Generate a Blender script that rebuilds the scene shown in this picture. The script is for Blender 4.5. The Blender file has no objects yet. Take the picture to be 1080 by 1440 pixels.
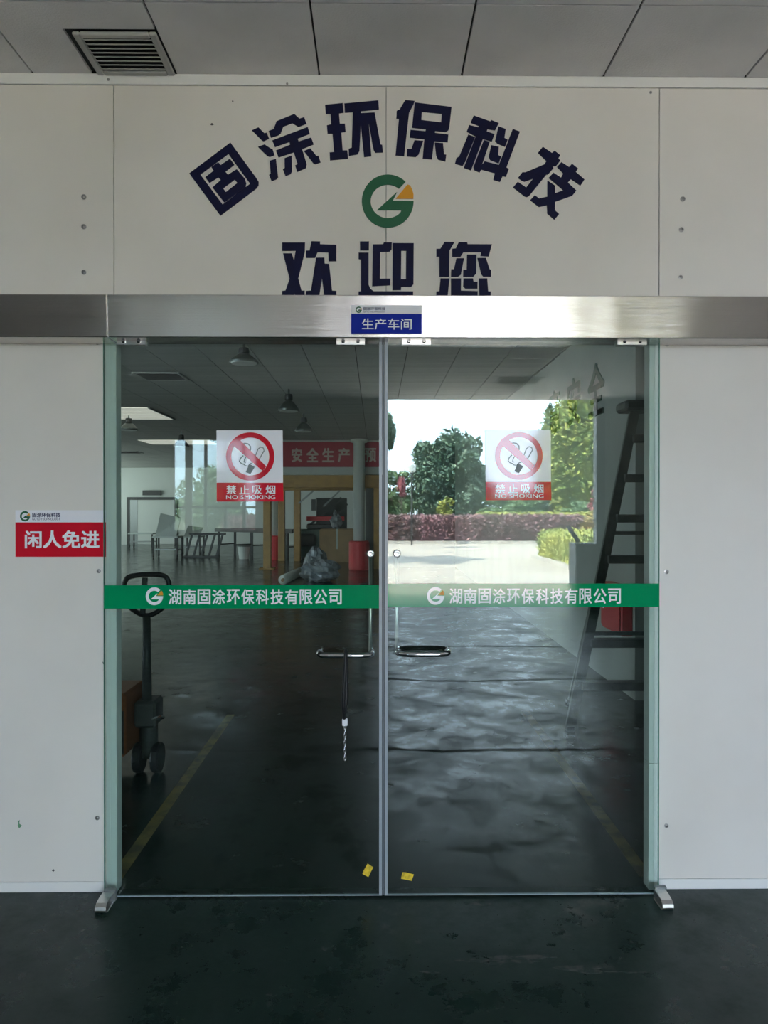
import bpy, bmesh, math, random
import numpy as np
from mathutils import Vector, Matrix, Euler
from mathutils.geometry import tessellate_polygon
random.seed(7)
C = bpy.context.scene.collection
S = bpy.context.scene
PI = math.pi

# ------------------------------------------------------------------ camera, sky, sun, exposure
F = 1070.0
D = 3.20
CAMP = Vector((0.0, -D, 1.61))
cd = bpy.data.cameras.new('camera'); cam = bpy.data.objects.new('camera', cd); C.objects.link(cam)
cam.location = CAMP
YAW = -math.atan(11 / F); PITCH = -math.atan(5 / F)
cam.rotation_euler = Euler((PI / 2 + PITCH, 0, YAW), 'XYZ')
cd.sensor_fit = 'VERTICAL'; cd.sensor_height = 36.0; cd.lens = 36.0 * F / 1440; cd.clip_end = 400; cd.clip_start = .05
S.camera = cam

w = bpy.data.worlds.new('sky'); S.world = w; w.use_nodes = True
SKY = 23.5
wn = w.node_tree
bgn = wn.nodes['Background']
bgn.inputs[0].default_value = (.685, .825, 1.0, 1); bgn.inputs[1].default_value = SKY
sd = bpy.data.lights.new('sun', 'SUN'); sun = bpy.data.objects.new('sun', sd); C.objects.link(sun)
sd.energy = 62; sd.angle = math.radians(.6); sd.color = (1, .90, .76)
sun.rotation_euler = Vector((.62, -.30, -.85)).to_track_quat('-Z', 'Y').to_euler()
S.view_settings.view_transform = 'Standard'; S.view_settings.look = 'None'
S.view_settings.exposure = 0.0; S.view_settings.gamma = 1; S.view_settings.use_curve_mapping = False
S.cycles.use_denoising = True; S.cycles.use_adaptive_sampling = False
S.cycles.max_bounces = 9; S.cycles.transparent_max_bounces = 16; S.cycles.sample_clamp_indirect = 0
S.cycles.diffuse_bounces = 5; S.cycles.glossy_bounces = 5

def area(name, loc, size, rot, energy, col=(1, 1, 1), portal=False):
    l = bpy.data.lights.new(name, 'AREA'); l.shape = 'RECTANGLE'; l.size, l.size_y = size
    l.energy = energy; l.color = col
    if portal: l.cycles.is_portal = True
    o = bpy.data.objects.new(name, l); C.objects.link(o); o.location = loc; o.rotation_euler = rot
    return o
REARY = -9.52
# portals on the openings of the entrance hall (they only guide the sky's own light)
area('opening_portal', (1.93, REARY - .1, 1.73), (3.56, 3.46), (PI / 2, 0, 0), 1, portal=True)
# added fill lights for the workshop, out of view to the left; no windows built
area('workshop_far_fill', (-12.8, 23.0, 2.1), (14.0, 2.2), (PI / 2, 0, -PI / 2), 430, (.93, .98, 1))
area('workshop_near_fill', (-7.3, 7.0, 2.2), (5.0, 1.8), (PI / 2, 0, -PI / 2), 7, (.93, .98, 1))

# ------------------------------------------------------------------ projection helpers
RM = cam.rotation_euler.to_matrix()
def ray(px, py):
    return RM @ Vector(((px - 540) / F, (720 - py) / F, -1))
def P(px, py, Y):                       # photo pixel -> point on the plane Y
    r = ray(px, py); t = (Y - CAMP.y) / r.y
    return CAMP + r * t
def PF(px, py, z=0.0):                  # photo pixel -> point on the floor
    r = ray(px, py); t = (z - CAMP.z) / r.z
    return CAMP + r * t
GY = -0.06                              # outer face of the sliding glass
def R(px, py, d):                       # a thing seen mirrored in the glass, at apparent distance d
    p = P(px, py, CAMP.y + d)
    return Vector((p.x, 2 * GY - p.y, p.z))

# ------------------------------------------------------------------ materials
def mat(name, col, rough=.6, metal=0, **k):
    m = bpy.data.materials.new(name); m.use_nodes = True
    b = m.node_tree.nodes['Principled BSDF']
    b.inputs['Base Color'].default_value = (*col, 1); b.inputs['Roughness'].default_value = rough
    b.inputs['Metallic'].default_value = metal
    if 'spec' in k: b.inputs['Specular IOR Level'].default_value = k['spec']
    if 'noise' in k:                    # (scale, other colour, contrast low, contrast high)
        sc, c2, lo, hi = k['noise']
        nt = m.node_tree; tc = nt.nodes.new('ShaderNodeTexCoord'); n = nt.nodes.new('ShaderNodeTexNoise')
        mp = nt.nodes.new('ShaderNodeMapping'); mp.inputs['Scale'].default_value = k.get('stretch', (1, 1, 1))
        n.inputs['Scale'].default_value = sc; n.inputs['Detail'].default_value = 6
        r = nt.nodes.new('ShaderNodeMapRange'); r.inputs[1].default_value = lo; r.inputs[2].default_value = hi
        x = nt.nodes.new('ShaderNodeMix'); x.data_type = 'RGBA'
        x.inputs[6].default_value = (*col, 1); x.inputs[7].default_value = (*c2, 1)
        nt.links.new(tc.outputs['Object'], mp.inputs[0]); nt.links.new(mp.outputs[0], n.inputs['Vector'])
        nt.links.new(n.outputs['Fac'], r.inputs[0]); nt.links.new(r.outputs[0], x.inputs[0])
        nt.links.new(x.outputs[2], b.inputs['Base Color'])
    if 'bump' in k:
        sc, st = k['bump']
        nt = m.node_tree; n = nt.nodes.new('ShaderNodeTexNoise'); n.inputs['Scale'].default_value = sc
        tc = nt.nodes.new('ShaderNodeTexCoord'); nt.links.new(tc.outputs['Object'], n.inputs['Vector'])
        bp = nt.nodes.new('ShaderNodeBump'); bp.inputs['Strength'].default_value = st; bp.inputs['Distance'].default_value = .01
        nt.links.new(n.outputs['Fac'], bp.inputs['Height']); nt.links.new(bp.outputs[0], b.inputs['Normal'])
    if 'emit' in k:
        b.inputs['Emission Color'].default_value = (*col, 1); b.inputs['Emission Strength'].default_value = k['emit']
    return m
M = {}
M['panel'] = mat('painted_steel_panel', (.74, .715, .67), .55, noise=(1.3, (.66, .63, .58), .45, .8), bump=(3, .04))
M['hallwall'] = mat('hall_wall', (.58, .56, .53), .8)
M['trim'] = mat('white_trim', (.77, .77, .75), .5)
M['jamb'] = mat('aluminium_jamb', (.72, .75, .75), .45)
M['core'] = mat('wall_core', (.35, .35, .34), .9)
M['gap'] = mat('dark_gap', (.03, .03, .03), .9)
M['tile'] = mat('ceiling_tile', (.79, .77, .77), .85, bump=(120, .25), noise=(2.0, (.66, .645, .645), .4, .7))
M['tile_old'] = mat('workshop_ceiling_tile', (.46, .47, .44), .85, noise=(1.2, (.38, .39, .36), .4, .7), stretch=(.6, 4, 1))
M['ventm'] = mat('vent_grey', (.42, .42, .40), .6)
M['navy'] = mat('navy_acrylic', (.009, .009, .035), .6, spec=.15, noise=(30, (.008, .010, .045), .4, .6))
M['green'] = mat('logo_green', (.005, .11, .045), .45)
M['orange'] = mat('logo_orange', (.75, .33, .01), .45)
M['white'] = mat('print_white', (.84, .85, .90), .05, spec=.4)
M['letter'] = mat('letter_white', (.86, .89, .92), .05, spec=.4)
M['bandgreen'] = mat('band_green', (.0, .27, .10), .05, spec=.4)
M['red'] = mat('print_red', (.62, .012, .03), .05, spec=.4)
M['blue'] = mat('print_blue', (.006, .022, .33), .5, spec=.1)
M['darkprint'] = mat('print_dark', (.03, .03, .10), .5)
M['greyprint'] = mat('print_grey', (.22, .26, .26), .5)
M['chrome'] = mat('polished_steel', (.75, .75, .76), .08, 1)
M['clip'] = mat('satin_steel', (.70, .69, .67), .28, 1)
M['rubber'] = mat('black_rubber', (.012, .012, .014), .45)
M['tape'] = mat('yellow_tape', (.80, .58, .03), .5, noise=(60, (.55, .38, .02), .45, .6))
M['seal'] = mat('clear_plastic_seal', (.34, .38, .42), .25)
M['seal_dark'] = mat('seal_core', (.10, .12, .14), .4)
M['rivet'] = mat('rivet_steel', (.35, .34, .33), .35, .8)
M['soft'] = mat('marking_green', (.10, .25, .14), .7)
M['dot'] = mat('mark_black', (.03, .03, .03), .7)
# workshop
M['wshwall'] = mat('workshop_wall', (.62, .66, .63), .8)
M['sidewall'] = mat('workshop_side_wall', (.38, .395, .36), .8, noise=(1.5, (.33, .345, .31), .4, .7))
M['beam'] = mat('grey_beam', (.42, .44, .42), .7)
M['yellow'] = mat('yellow_steel', (.40, .22, .045), .5, noise=(6, (.30, .16, .04), .4, .7))
M['banner'] = mat('banner_red', (.32, .02, .04), .7)
M['gold'] = mat('banner_lettering', (.46, .38, .33), .6)
M['pipegrey'] = mat('column_grey', (.60, .64, .60), .5)
M['redpaint'] = mat('red_paint', (.60, .03, .035), .5)
M['steel'] = mat('dull_steel', (.25, .27, .27), .4, .6)
M['dark'] = mat('dark_metal', (.035, .038, .037), .5, bump=(20, .1))
M['darkgreen'] = mat('machine_green', (.05, .09, .07), .5)
M['card'] = mat('cardboard', (.34, .22, .11), .85, noise=(5, (.28, .18, .09), .4, .7))
M['wrap'] = mat('plastic_wrap', (.24, .26, .28), .3, noise=(9, (.12, .135, .15), .4, .6))
M['roll'] = mat('foam_roll', (.62, .64, .58), .7)
M['cart'] = mat('cart_board', (.45, .50, .48), .6)
M['glyph'] = mat('green_lettering', (.02, .10, .06), .6)
M['ladder'] = mat('weathered_aluminium', (.10, .11, .095), .55, .3, noise=(12, (.06, .065, .06), .4, .7))
M['jackorange'] = mat('pallet_jack_orange', (.26, .085, .03), .5)
M['lampmetal'] = mat('lamp_metal', (.16, .18, .17), .35, .8)
M['lampglass'] = mat('lamp_glass', (.8, .82, .8), .3)
M['daylight_patch'] = mat('glowing_daylight_patch', (1.0, .92, .85), .6, emit=.5)  # emission stands in for daylight falling on the workshop ceiling
M['scuff'] = mat('scuffed_floor', (.060, .058, .052), .6, noise=(26, (.010, .024, .020), .40, .56))
M['yline'] = mat('floor_line_yellow', (.26, .19, .05), .55, noise=(9, (.10, .09, .04), .42, .62))
# outdoors
M['road'] = mat('concrete_road', (.46, .41, .35), .9, noise=(.6, (.39, .345, .30), .4, .7))
M['kerb'] = mat('kerb_stone', (.48, .45, .41), .9)
M['soil'] = mat('grass_and_soil', (.14, .12, .07), .95, noise=(2, (.10, .11, .05), .4, .6))
M['bark'] = mat('bark', (.10, .08, .06), .9)
def leafmat(name, a, b):
    return mat(name, a, .6, noise=(1.6, b, .40, .62))
M['lf_dark'] = leafmat('leaves_grey_green', (.085, .15, .10), (.13, .19, .14))
M['lf_bright'] = leafmat('leaves_bright', (.26, .31, .07), (.13, .22, .06))
M['lf_mid'] = leafmat('leaves_mid_green', (.17, .26, .19), (.10, .17, .12))
M['lf_pale'] = leafmat('leaves_pale', (.20, .30, .15), (.13, .21, .11))
M['lf_yellow'] = leafmat('leaves_yellow_green', (.48, .48, .12), (.28, .34, .10))
M['lf_purple'] = leafmat('leaves_purple', (.32, .17, .19), (.17, .12, .11))
M['lf_red'] = leafmat('leaves_red', (.50, .19, .22), (.32, .12, .14))
M['lf_cream'] = leafmat('leaves_cream', (.55, .42, .20), (.35, .30, .12))
M['post'] = mat('painted_post', (.30, .31, .32), .5)
M['cabinet'] = mat('grey_cabinet', (.20, .21, .20), .6)

def glass_mat(name, tint, refl):
    m = bpy.data.materials.new(name); m.use_nodes = True; nt = m.node_tree; nt.nodes.clear()
    o = nt.nodes.new('ShaderNodeOutputMaterial'); t = nt.nodes.new('ShaderNodeBsdfTransparent'); t.inputs[0].default_value = (*tint, 1)
    g = nt.nodes.new('ShaderNodeBsdfGlossy'); g.inputs['Roughness'].default_value = 0.0; g.inputs[0].default_value = (.96, 1, .99, 1)
    fr = nt.nodes.new('ShaderNodeFresnel'); fr.inputs[0].default_value = refl
    x = nt.nodes.new('ShaderNodeMixShader')
    nt.links.new(fr.outputs[0], x.inputs[0]); nt.links.new(t.outputs[0], x.inputs[1]); nt.links.new(g.outputs[0], x.inputs[2])
    nt.links.new(x.outputs[0], o.inputs[0]); return m
M['glass'] = glass_mat('tinted_door_glass', (.862, .925, .892), 1.5)
M['dustyglass'] = glass_mat('dusty_window_glass', (.66, .70, .70), 1.5)
M['edge'] = mat('glass_edge', (.10, .30, .22), .3)

# brushed stainless cover
def stainless():
    m = mat('brushed_stainless', (.56, .53, .515), .24, 1)
    nt = m.node_tree; b = nt.nodes['Principled BSDF']
    b.inputs['Anisotropic'].default_value = .85
    tg = nt.nodes.new('ShaderNodeTangent'); tg.direction_type = 'RADIAL'; tg.axis = 'Z'; nt.links.new(tg.outputs[0], b.inputs['Tangent']); b.inputs['Anisotropic Rotation'].default_value = .25
    tc = nt.nodes.new('ShaderNodeTexCoord'); mp = nt.nodes.new('ShaderNodeMapping'); mp.inputs['Scale'].default_value = (.35, 1, 260)
    n = nt.nodes.new('ShaderNodeTexNoise'); n.inputs['Scale'].default_value = 4
    n2 = nt.nodes.new('ShaderNodeTexNoise'); n2.inputs['Scale'].default_value = 1.0
    mp2 = nt.nodes.new('ShaderNodeMapping'); mp2.inputs['Scale'].default_value = (2.2, 1, .8)
    bp = nt.nodes.new('ShaderNodeBump'); bp.inputs['Strength'].default_value = .12; bp.inputs['Distance'].default_value = .002
    bp2 = nt.nodes.new('ShaderNodeBump'); bp2.inputs['Strength'].default_value = .5; bp2.inputs['Distance'].default_value = .02
    L = nt.links.new
    L(tc.outputs['Object'], mp.inputs[0]); L(mp.outputs[0], n.inputs['Vector'])
    L(tc.outputs['Object'], mp2.inputs[0]); L(mp2.outputs[0], n2.inputs['Vector'])
    L(n2.outputs['Fac'], bp2.inputs['Height']); L(n.outputs['Fac'], bp.inputs['Height'])
    L(bp2.outputs[0], bp.inputs['Normal']); L(bp.outputs[0], b.inputs['Normal'])
    return m
M['stainless'] = stainless()

def epoxy(name='green_epoxy_floor', spec=.31, r0=.16, r1=.58):
    m = mat(name, (.016, .040, .034), .3)
    nt = m.node_tree; b = nt.nodes['Principled BSDF']; L = nt.links.new
    tc = nt.nodes.new('ShaderNodeTexCoord')
    def noise(scale, detail, vec=None, rough=.6):
        n = nt.nodes.new('ShaderNodeTexNoise'); n.inputs['Scale'].default_value = scale; n.inputs['Detail'].default_value = detail
        n.inputs['Roughness'].default_value = rough
        L(vec or tc.outputs['Object'], n.inputs['Vector']); return n.outputs['Fac']
    def rng(v, a, c, d=0, e=1):
        r = nt.nodes.new('ShaderNodeMapRange'); r.inputs[1].default_value = a; r.inputs[2].default_value = c
        r.inputs[3].default_value = d; r.inputs[4].default_value = e; L(v, r.inputs[0]); return r.outputs[0]
    def mix(fac, a, c):
        x = nt.nodes.new('ShaderNodeMix'); x.data_type = 'RGBA'; L(fac, x.inputs[0])
        for i, v in ((6, a), (7, c)):
            if isinstance(v, tuple): x.inputs[i].default_value = (*v, 1)
            else: L(v, x.inputs[i])
        return x.outputs[2]
    def mth(op, a, c=None):
        x = nt.nodes.new('ShaderNodeMath'); x.operation = op
        for i, v in ((0, a), (1, c)):
            if v is None: continue
            if isinstance(v, (int, float)): x.inputs[i].default_value = v
            else: L(v, x.inputs[i])
        return x.outputs[0]
    big = noise(.9, 5); fine = noise(7, 8)
    c = mix(rng(big, .35, .7), (.006, .018, .014), (.013, .030, .025))
    wear = mth('MULTIPLY', rng(noise(1.7, 7, rough=.7), .60, .72), rng(fine, .4, .65))
    c = mix(mth('MULTIPLY', wear, .55), c, (.16, .13, .12))
    # wandering cracks across the hall floor
    sx = nt.nodes.new('ShaderNodeSeparateXYZ'); L(tc.outputs['Object'], sx.inputs[0])
    wob = mth('MULTIPLY', mth('SUBTRACT', noise(.8, 4), .5), .5)
    yy = mth('ADD', sx.outputs['Y'], wob)
    cr = None
    for y0 in (-2.0, -4.05, -5.75):
        d = mth('ABSOLUTE', mth('SUBTRACT', yy, y0)); k = rng(d, .012, .036, 1, 0)
        cr = k if cr is None else mth('MAXIMUM', cr, k)
    c = mix(mth('MULTIPLY', cr, .9), c, (.004, .006, .006))
    L(c, b.inputs['Base Color'])
    r = mth('ADD', rng(mth('ADD', mth('MULTIPLY', noise(2.4, 7, rough=.7), .55), mth('MULTIPLY', noise(6.5, 10, rough=.75), .45)), .40, .62, r0, r1), mth('MULTIPLY', cr, .6))
    L(r, b.inputs['Roughness'])
    bp = nt.nodes.new('ShaderNodeBump'); bp.inputs['Strength'].default_value = .12; bp.inputs['Distance'].default_value = .01
    L(noise(3.5, 6), bp.inputs['Height']); L(bp.outputs[0], b.inputs['Normal'])
    b.inputs['Specular IOR Level'].default_value = spec
    return m
M['epoxy'] = epoxy(); M['epoxy_in'] = epoxy('workshop_epoxy_floor', .50, .13, .30)

# ------------------------------------------------------------------ mesh helpers
def obj(name, geo, m, parent=None, smooth=False, **props):
    v, f = geo
    off = Vector(parent['_o']) if parent is not None and '_o' in parent else Vector((0, 0, 0))
    me = bpy.data.meshes.new(name)
    me.from_pydata([(x[0] - off.x, x[1] - off.y, x[2] - off.z) for x in v], [], f)
    me.materials.append(M[m] if isinstance(m, str) else m)
    if smooth: me.polygons.foreach_set('use_smooth', [True] * len(me.polygons))
    bm = bmesh.new(); bm.from_mesh(me); bmesh.ops.recalc_face_normals(bm, faces=bm.faces); bm.to_mesh(me); bm.free()
    o = bpy.data.objects.new(name, me); C.objects.link(o)
    if parent is not None:
        o.parent = parent
        if '_o' in parent: o['_o'] = tuple(parent['_o'])
    for k, val in props.items(): o[k] = val
    return o
def thing(name, label, cat, loc, group=None):
    o = bpy.data.objects.new(name, None); C.objects.link(o); o.location = loc; o.empty_display_size = .1
    o['_o'] = tuple(loc); o['label'] = label; o['category'] = cat
    if group: o['group'] = group
    return o
def single(name, geo, m, label, cat, group=None, smooth=False, loc=None):
    """a top-level thing that is one mesh, its origin at loc"""
    v, f = geo
    if loc is None:
        a = np.array([list(x) for x in v]); loc = (float(a[:, 0].mean()), float(a[:, 1].mean()), float(a[:, 2].min()))
    o = obj(name, ([(x[0] - loc[0], x[1] - loc[1], x[2] - loc[2]) for x in v], f), m, None, smooth)
    o.location = loc; o['label'] = label; o['category'] = cat; o['_o'] = tuple(loc)
    if group: o['group'] = group
    return o
def struct(name, geo, m, parent=None, smooth=False):
    o = obj(name, geo, m, parent, smooth)
    if parent is None: o['kind'] = 'structure'
    return o
def join(*gs):
    V, Fc = [], []
    for v, f in gs:
        n = len(V); V += [tuple(x) for x in v]; Fc += [[i + n for i in q] for q in f]
    return V, Fc
def box(x0, x1, y0, y1, z0, z1):
    v = [(x0, y0, z0), (x1, y0, z0), (x1, y1, z0), (x0, y1, z0), (x0, y0, z1), (x1, y0, z1), (x1, y1, z1), (x0, y1, z1)]
    return v, [[3, 2, 1, 0], [4, 5, 6, 7], [0, 1, 5, 4], [1, 2, 6, 5], [2, 3, 7, 6], [3, 0, 4, 7]]
def bbox(x0, x1, y0, y1, z0, z1, b=.004):
    """a box with chamfered edges"""
    bm = bmesh.new(); v, f = box(x0, x1, y0, y1, z0, z1)
    vs = [bm.verts.new(p) for p in v]
    for q in f: bm.faces.new([vs[i] for i in q])
    bmesh.ops.bevel(bm, geom=list(bm.edges), offset=b, segments=1, affect='EDGES')
    bm.verts.index_update(); r = [tuple(p.co) for p in bm.verts], [[p.index for p in q.verts] for q in bm.faces]; bm.free(); return r
def tube(pts, r, n=8, caps=True, closed=False):
    pts = [Vector(p) for p in pts]; rs = r if isinstance(r, (list, tuple)) else [r] * len(pts)
    V, Fc = [], []; N = len(pts); up = None
    for i, p in enumerate(pts):
        if closed: t = (pts[(i + 1) % N] - pts[i - 1])
        else: t = (pts[min(i + 1, N - 1)] - pts[max(i - 1, 0)])
        t.normalize()
        if up is None:
            a = Vector((0, 0, 1)) if abs(t.z) < .9 else Vector((1, 0, 0)); up = (a - t * a.dot(t)).normalized()
        else: up = (up - t * up.dot(t)).normalized()
        s = t.cross(up)
        for k in range(n):
            a = 2 * PI * k / n; V.append(tuple(p + (up * math.cos(a) + s * math.sin(a)) * rs[i]))
    for i in range(N if closed else N - 1):
        j = (i + 1) % N
        for k in range(n): Fc.append([i * n + k, i * n + (k + 1) % n, j * n + (k + 1) % n, j * n + k])
    if caps and not closed: Fc.append(list(range(n))[::-1]); Fc.append([(N - 1) * n + k for k in range(n)])
    return V, Fc
def bar(a, b, wx, wy):                  # rectangular bar between two points
    a, b = Vector(a), Vector(b); t = (b - a).normalized()
    u = Vector((1, 0, 0)) if abs(t.x) < .9 else Vector((0, 1, 0)); u = (u - t * u.dot(t)).normalized(); s = t.cross(u)
    v = [tuple(p + u * i * wx / 2 + s * j * wy / 2) for p in (a, b) for i, j in ((-1, -1), (1, -1), (1, 1), (-1, 1))]
    return v, [[3, 2, 1, 0], [4, 5, 6, 7], [0, 1, 5, 4], [1, 2, 6, 5], [2, 3, 7, 6], [3, 0, 4, 7]]
def lathe(prof, c, n=16, axis='Z'):
    V, Fc = [], []
    for r, h in prof:
        for k in range(n):
            a = 2 * PI * k / n
            if axis == 'Z': V.append((c[0] + r * math.cos(a), c[1] + r * math.sin(a), c[2] + h))
            elif axis == 'Y': V.append((c[0] + r * math.cos(a), c[1] + h, c[2] + r * math.sin(a)))
            else: V.append((c[0] + h, c[1] + r * math.cos(a), c[2] + r * math.sin(a)))
    for i in range(len(prof) - 1):
        for k in range(n): Fc.append([i * n + k, i * n + (k + 1) % n, (i + 1) * n + (k + 1) % n, (i + 1) * n + k])
    Fc.append(list(range(n))[::-1]); Fc.append([(len(prof) - 1) * n + k for k in range(n)])
    return V, Fc
def plate(loops, Y, t):
    """flat piece facing -Y: loops of (x, z), the first is the outline, the others holes"""
    tri = tessellate_polygon([[Vector((x, z, 0)) for x, z in L] for L in loops])
    flat = [p for L in loops for p in L]; n = len(flat)
    V = [(x, Y, z) for x, z in flat] + [(x, Y - t, z) for x, z in flat]
    Fc = [[i + n for i in q] for q in tri] + [list(q)[::-1] for q in tri]
    k = 0
    for L in loops:
        m_ = len(L)
        for i in range(m_):
            a, b = k + i, k + (i + 1) % m_; Fc.append([a, b, b + n, a + n])
        k += m_
    return V, Fc
def text(body, rect, Y, t=.0006, bold=.0, back=None):
    """lettering fitted into a pixel rectangle of the plane Y; bold thickens it by shifted copies"""
    c = bpy.data.curves.new('lettering', 'FONT'); c.body = body; c.size = 1; c.resolution_u = 3
    o = bpy.data.objects.new('lettering', c); C.objects.link(o)
    dg = bpy.context.evaluated_depsgraph_get(); dg.update()
    me = bpy.data.meshes.new_from_object(o.evaluated_get(dg))
    v = np.array([list(p.co) for p in me.vertices]); f = [list(p.vertices) for p in me.polygons]
    bpy.data.objects.remove(o); bpy.data.curves.remove(c); bpy.data.meshes.remove(me)
    if bold:
        V0, F0, n = [], [], len(v)
        for k, (dx, dy) in enumerate(((-1, -1), (1, -1), (-1, 1), (1, 1))):
            V0.append(v + np.array([dx * bold, dy * bold * .8, k * .01])); F0 += [[i + k * n for i in q] for q in f]
        v = np.concatenate(V0); f = F0
    lo, hi = v.min(0), v.max(0)
    if back: return v, f, lo, hi
    a = P(rect[0], rect[3], Y); b = P(rect[2], rect[1], Y)
    V = [(a.x + (p[0] - lo[0]) / (hi[0] - lo[0]) * (b.x - a.x), Y - t - p[2] * .003, a.z + (p[1] - lo[1]) / (hi[1] - lo[1]) * (b.z - a.z)) for p in v]
    return V, f
def rectp(x0, y0, x1, y1, Y, t):        # pixel rectangle -> thin plate on plane Y
    a = P(x0, y1, Y); b = P(x1, y0, Y)
    return box(a.x, b.x, Y - t, Y, a.z, b.z)

# ------------------------------------------------------------------ logo outline (unit box, y down)
def arc(cx, cy, rx, ry, a0, a1, n):
    return [(cx + rx * math.cos(math.radians(a0 + (a1 - a0) * i / n)), cy - ry * math.sin(math.radians(a0 + (a1 - a0) * i / n))) for i in range(n + 1)]
LOGO_G = arc(537, 550, 462, 474, 46.5, 360, 44) + [(625, 545), (705, 385), (345, 712), (780, 712)] + arc(537, 555, 305, 300, 326, 49, 34)[1:]
LOGO_T = [(890, 255), (935, 270), (975, 350), (997, 430), (995, 505), (680, 505)]
def logo_piece(pts, x0, y0, s, Y, t):   # s: size in photo px of the 1080 box
    q = [P(x0 + a / 1080 * s, y0 + b / 1080 * s, Y) for a, b in pts]
    return plate([[(p.x, p.z) for p in q]], Y, t)

# ------------------------------------------------------------------ door wall
ZC = P(540, 106.5, 0).z                 # ceiling height
XL, XR = P(164.5, 700, 0).x, P(912, 700, 0).x        # opening
ZO = P(540, 466, 0).z                   # opening top
wall = struct('wall_front', join(box(-7, XL - .002, .012, .05, 0, ZC), box(XR + .002, 7, .012, .05, 0, ZC), box(XL, XR, .012, .05, ZO, ZC)), 'core')
xs = [-7.0, P(160, 300, 0).x, P(543, 300, 0).x, P(927, 300, 0).x, 7.0]
ztrim = P(540, 121.5, 0).z
zhead = P(540, 470, 0).z
for i in range(4):
    struct('panel', bbox(xs[i] + .0015, xs[i + 1] - .0015, 0, .012, zhead, ztrim - .0015, .001), 'panel', wall)
zb = P(60, 1240, 0).z
cxl, cxr = P(149.5, 700, 0).x, P(926, 700, 0).x
struct('panel', bbox(-7, cxl - .001, 0, .012, zb, zhead - .002, .001), 'panel', wall)
struct('panel', bbox(cxr + .001, 7, 0, .012, zb, zhead - .002, .001), 'panel', wall)
t1 = struct('trim_1', bbox(-7, 7, -.006, .012, ztrim, ZC, .002), 'trim')
bl = struct('baseboard_left', bbox(-7, cxl - .001, -.004, .012, 0, zb - .001, .002), 'trim')
br = struct('baseboard_right', bbox(cxr + .001, 7, -.004, .012, 0, zb - .001, .002), 'trim')
# aluminium casings seen through the edge of the glass, lining the opening
zj = P(920, 1073, 0).z
struct('trim_2', join(bbox(cxl, XL, -.008, .055, 0, zhead, .002), box(cxl + .014, cxl + .018, -.0105, -.008, 0, zhead)), 'jamb')
t3 = struct('trim_3', bbox(XR, cxr, -.008, .055, zj + .001, zhead, .002), 'jamb')
struct('lower_casing', bbox(XR, cxr, -.008, .055, 0, zj - .001, .002), 'jamb', t3)
struct('rib', box(cxr - .020, cxr - .016, -.0105, -.008, 0, zhead), 'jamb', t3)
riv0 = None
for (px, py, r) in [(118, 277, 3.6), (118, 319, 3.6), (118, 383, 3.4), (960, 280, 3.6), (958, 323, 3.4), (957, 390, 3),
                    (137, 482, 2.8), (139, 803, 3), (137, 1150, 3.2), (938, 484, 3.2), (937, 804, 3.4), (937, 1161, 3),
                    (153, 113, 2), (404, 119, 1.6), (915, 130, 2)]:
    p = P(px, py, 0); rr = r / 334
    if riv0 is None:
        riv0 = obj('rivet', lathe([(1, 0), (1, -.25), (.55, -.30), (.5, -.55), (.2, -.7)], (0, 0, 0), 12, 'Y'), 'rivet', wall); o = riv0
    else:
        o = riv0.copy(); C.objects.link(o); o.parent = wall
    o.location = (p.x, 0 if py > 125 else -.006, p.z); o.scale = (rr, rr, rr)
for nm, pts, m_ in [('paint_mark', [(25, 1155), (28, 1153), (27, 1158), (31, 1161), (27, 1165), (25, 1161), (26, 1157)], 'soft'),
                    ('paint_mark', [(73, 1224), (75, 1222), (77, 1224), (75, 1226)], 'dot'),
                    ('paint_mark', [(144, 930), (147, 933), (145, 934)], 'dot'),
                    ('paint_mark', [(295, 175), (298, 173), (301, 175), (298, 176.5)], 'dot'),
                    ('paint_mark', [(326, 142), (327.5, 141), (328.5, 142.5), (327, 143.5)], 'dot')]:
    q = [P(a, b, 0) for a, b in pts]; obj(nm, plate([[(p.x, p.z) for p in q]], 0, .0006), m_, wall)

# ------------------------------------------------------------------ floor and ceilings
fl = struct('floor', box(-13.5, 9, REARY, .02, -.12, 0), 'epoxy')
fw = struct('floor_workshop', box(-13.5, 9, .021, 36, -.12, 0), 'epoxy_in')
rs_ = random.Random(11)
for px, py, w_, h_, n in ((385, 1398, 12, 4, 3), (380, 1415, 7, 8, 3), (710, 1350, 70, 7, 5), (800, 1362, 55, 9, 5), (690, 1355, 30, 5, 4), (455, 1335, 14, 6, 3), (595, 1366, 22, 3, 3), (885, 1366, 40, 2.5, 3), (170, 1318, 5, 6, 2), (1043, 1356, 2, 3, 1), (662, 1272, 35, 4, 3)):
    for k in range(n):
        cx_, cy_ = px + rs_.uniform(-.7, .7) * w_, py + rs_.uniform(-.6, .6) * h_
        q = [PF(cx_ + math.cos(a) * w_ * rs_.uniform(.12, .5), cy_ + math.sin(a) * h_ * rs_.uniform(.15, .5)) for a in np.linspace(0, 2 * PI, 14)[:-1]]
        obj('scuff_mark', ([(p.x, p.y, .0006 + .0003 * k) for p in q] + [(p.x, p.y, .0) for p in q], [list(range(13)), list(range(13, 26))[::-1]] + [[i, (i + 1) % 13, 13 + (i + 1) % 13, 13 + i] for i in range(13)]), 'scuff', fl)
for a, b in (((322, 1005), (167, 1236)), ((740, 1000), (908, 1236))):
    p, q = PF(*a), PF(*b); x = (p.x + q.x) / 2
    obj('painted_line', box(x - .03, x + .03, .11, p.y, 0, .0012), 'yline', fw)

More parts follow.
